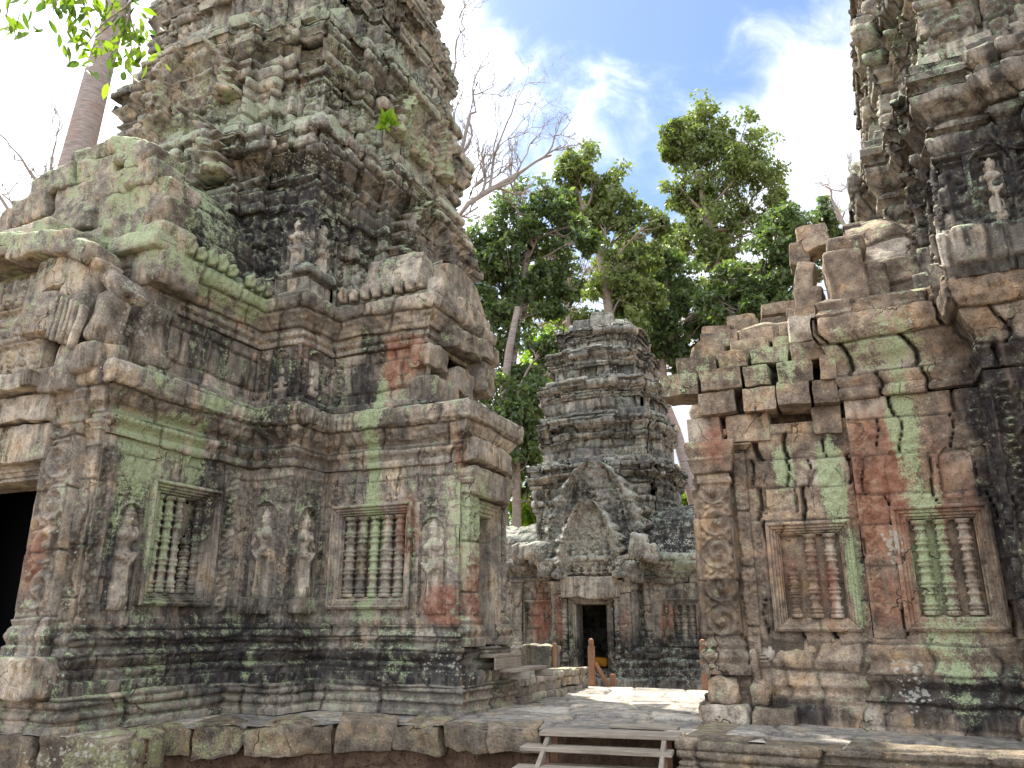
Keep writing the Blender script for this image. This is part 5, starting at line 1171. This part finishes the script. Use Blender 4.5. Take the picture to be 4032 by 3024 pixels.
tree('forest_tree', 'farthest leafy crown between the broad tree and the small tower', 'leafy trees behind the court', (3.6, 56, -.7), [(3.6, 56, 12), (3.6, 56, 20)], .35,
     [(4.5, 55.8, 26.5, 1.7), (2.3, 56, 24, 1.8), (5.6, 55.7, 23.5, 1.6), (3.0, 56, 29, 1.5), (4.2, 56, 21.5, 1.5), (1.2, 56, 27, 1.4), (6.2, 55.6, 20.5, 1.4)], 13000, .34, M_LEAFA, M_BARK, 63, droop=.5)
o = thing('tree_trunk', (-.6, 34, -.7), 'straight pale trunk rising just left of the small tower', 'tree', 'slim trunks'); put('trunk', [tube_pts([(-.7, 34, -.8), (-.6, 34, 4), (-.58, 34, 7.9), (-.44, 34, 10.5), (-.13, 34, 13.2), (.26, 34, 15.4)], [.26, .24, .22, .21, .19, .14], 9, 1, .1)], M_BARKP, o)
o = thing('tree_trunk', (-1.2, 36, -.7), 'second slim pale trunk, close to the edge of the left tower', 'tree', 'slim trunks'); put('trunk', [tube_pts([(-1.3, 36, -.8), (-1.2, 36, 6), (-1.19, 36, 9.9), (-1.15, 36, 12.4), (-1.0, 36, 16)], [.2, .19, .17, .15, .12], 8, 2, .1)], M_BARKP, o)
o = thing('root_trunk', (8.1, 32, -.7), 'pale leaning trunk sweeping down behind the small tower on its right', 'tree'); put('trunk', [tube_pts([(8.6, 31.8, -.8), (8.35, 31.9, 1.5), (8.1, 32, 3.2), (7.92, 32, 4.5), (7.57, 32.1, 6.0), (7.3, 32.2, 7.6), (6.98, 32.2, 9.0), (6.5, 32.3, 10.6)], [.55, .5, .42, .36, .32, .28, .24, .18], 10, 3, .2)], M_BARKP, o)
o = thing('giant_tree', (-14.9, 22.6, -.7), 'giant smooth pale tree trunk leaning behind the left gatehouse', 'tree')
put('trunk', [tube_pts([(-15.1, 22.4, -.8), (-14.9, 22.5, 6), (-14.75, 22.6, 12), (-14.65, 22.68, 16), (-14.59, 22.72, 17.4), (-14.5, 22.77, 19.7), (-14.4, 22.84, 21.6), (-14.2, 22.9, 26), (-14.5, 23, 32)], [.9, .66, .55, .48, .45, .41, .37, .32, .25], 20, 4, .06)], M_BARKP, o)
o = thing('giant_tree', (-13, 26.3, -.7), 'second pale trunk half hidden behind the left tower', 'tree')
put('trunk', [tube_pts([(-12.4, 26.3, -.8), (-13.2, 26.3, 12), (-14.4, 26.2, 25), (-14.89, 26, 31)], [.5, .4, .26, .22], 12, 5, .06)], M_BARKP, o)
bare_tree('leafless pale tree spreading against white cloud right of the left tower', (-4.5, 30, -.7), [([(-4.5, 30, -.7), (-3.8, 30, 10), (-2.9, 29.9, 16.9), (-1.94, 29.94, 18.57), (-.93, 30, 19.3), (.3, 30, 20.1)], .17), ([(-2.9, 29.9, 16.9), (-2.6, 29.9, 19), (-2.3, 30, 21), (-1.9, 30, 23.2)], .12), ([(-3.6, 30, 14), (-3.3, 30, 20), (-3, 30, 24), (-2.6, 30, 26)], .1), ([(-1.0, 30, 19.2), (-.8, 30, 21), (-.2, 30, 22.8)], .07)], M_BARKB, 21, 5, 1.9, .1, up=.3)
bare_tree('leafless white-limbed tree between the leafy trees above the small tower', (3.6, 49.8, -.7), [([(3.6, 49.8, -.7), (3.9, 49.8, 12), (3.95, 49.84, 20.1), (3.69, 49.86, 22.9), (3.06, 49.9, 24.4)], .22), ([(3.9, 49.8, 22), (4.7, 49.8, 23.6), (6, 49.6, 24.2)], .16)], M_BARKP, 23, 4, 1.8, up=.15)
bare_tree('leafless twiggy tree peeping over the right ruin', (16.6, 34, -.7), [([(16.6, 34.2, -.7), (16.5, 34.2, 12), (16.5, 34.2, 19.5), (16.1, 34.4, 21.2)], .12), ([(16.5, 34.2, 19), (16.9, 34, 21.4)], .08)], M_BARKB, 25, 4, 1.0, up=.2)
bare_tree('leafless twiggy tree at the far left edge behind the gatehouse', (-16.5, 25, -.7), [([(-16.5, 25, -.7), (-16.6, 25, 12), (-16.8, 24.9, 15.8), (-17.4, 24.4, 16.7)], .1), ([(-16.6, 25, 13.5), (-16.9, 24.9, 16.3), (-17.0, 24.9, 17.6)], .08), ([(-16.7, 25, 13), (-17.6, 24.4, 14.8), (-18.4, 24, 16)], .08)], M_BARKB, 27, 4, .9, up=.2)
# branch of a tree beside the camera, hanging into the upper left
rs = np.random.RandomState(31)
o = thing('overhanging_branch', (-7.5, 6.2, 10.6), 'backlit yellow-green leafy branch hanging into the upper left corner', 'branch')
ends = [(-4.86, 7.58, 8.15), (-5.06, 7.44, 8.15), (-5.29, 7.28, 8.05), (-5.5, 7.12, 8.1), (-4.67, 7.7, 8.0), (-4.6, 7.74, 7.72), (-4.78, 7.62, 7.52), (-4.92, 7.53, 7.78), (-4.98, 7.49, 7.62), (-5.62, 7.03, 7.62), (-5.2, 7.35, 8.0), (-4.72, 7.66, 8.35), (-5.4, 7.2, 8.35), (-4.5, 7.8, 7.78)]
parts = [tube_pts(smooth_path((-7.5, 6.2, 10.6), (-5.3, 7.3, 8.8), 10, rs, .05), np.linspace(.07, .03, 10), 6)]; nodes = [np.array([-5.3, 7.3, 8.8])]
parts.append(tube_pts(smooth_path((-5.3, 7.3, 8.8), (-4.7, 7.7, 8.6), 6, rs, .05), np.linspace(.03, .015, 6), 5)); nodes.append(np.array([-4.7, 7.7, 8.6])); nodes.append(np.array([-5.0, 7.5, 8.7]))
for e in ends:
    q = min(nodes, key=lambda n: np.linalg.norm(n-np.array(e))); parts.append(tube_pts(smooth_path(q, e, 6, rs, .08), np.linspace(.02, .007, 6), 4))
put('twigs', parts, M_BARKB, o)


def broad_leaves(cs, rad, n, size, rs):
    V, F, c = [], [], []
    for i in range(n):
        ctr = cs[rs.randint(len(cs))]; p = ctr+rs.normal(0, rad, 3); ax = rs.normal(0, .8, 3); ax[2] -= 1.1; ax /= np.linalg.norm(ax)
        b = np.cross(ax, rs.normal(0, 1, 3)); b /= np.linalg.norm(b); nn_ = np.cross(ax, b); L = size*rs.uniform(.6, 1.25); w_ = L*.2
        prof = [(0, .05), (.2, .75), (.45, 1.0), (.7, .8), (.9, .3), (1, .02)]
        o_ = len(V)*0+sum(len(v) for v in V)
        pts = []
        for f, wd in prof:
            m = p+ax*L*f-nn_*L*.12*f*f
            pts += [m-b*w_*wd+nn_*.15*w_*wd, m, m+b*w_*wd+nn_*.15*w_*wd]
        V.append(np.array(pts)); 
        for j in range(5):
            for k in range(2): F.append([o_+j*3+k, o_+j*3+k+1, o_+j*3+k+4, o_+j*3+k+3])
        c += [rs.uniform()]*18
    c = np.array(c); return np.concatenate(V), np.array(F), np.stack([c, 0*c, 0*c], -1)


lv = broad_leaves([np.array(e) for e in ends], .12, 300, .17, rs); mk('leaves', lv[0], lv[1], M_LEAFD, o, lv[2])
# ferns growing on the tower
for i, (s, t, z, lab) in enumerate([(-7.95, 8.75, 11.75, 'small fern sprouting high on the left tower ledge'), (-6.95, 10.0, 9.55, 'bright fern tuft sprouting on the middle ledge of the left tower')]):
    o = thing('fern', S(s, t, z), lab, 'fern', 'ferns on the tower'); fr = np.random.RandomState(40+i)
    lv = broad_leaves([S(s, t, z+.08), S(s+.1, t, z+.12)], .05, 34, .24, fr); lv[0][:, 2] = 2*(z+.15)-lv[0][:, 2]; mk('fronds', lv[0], lv[1], M_LEAFC, o, lv[2])
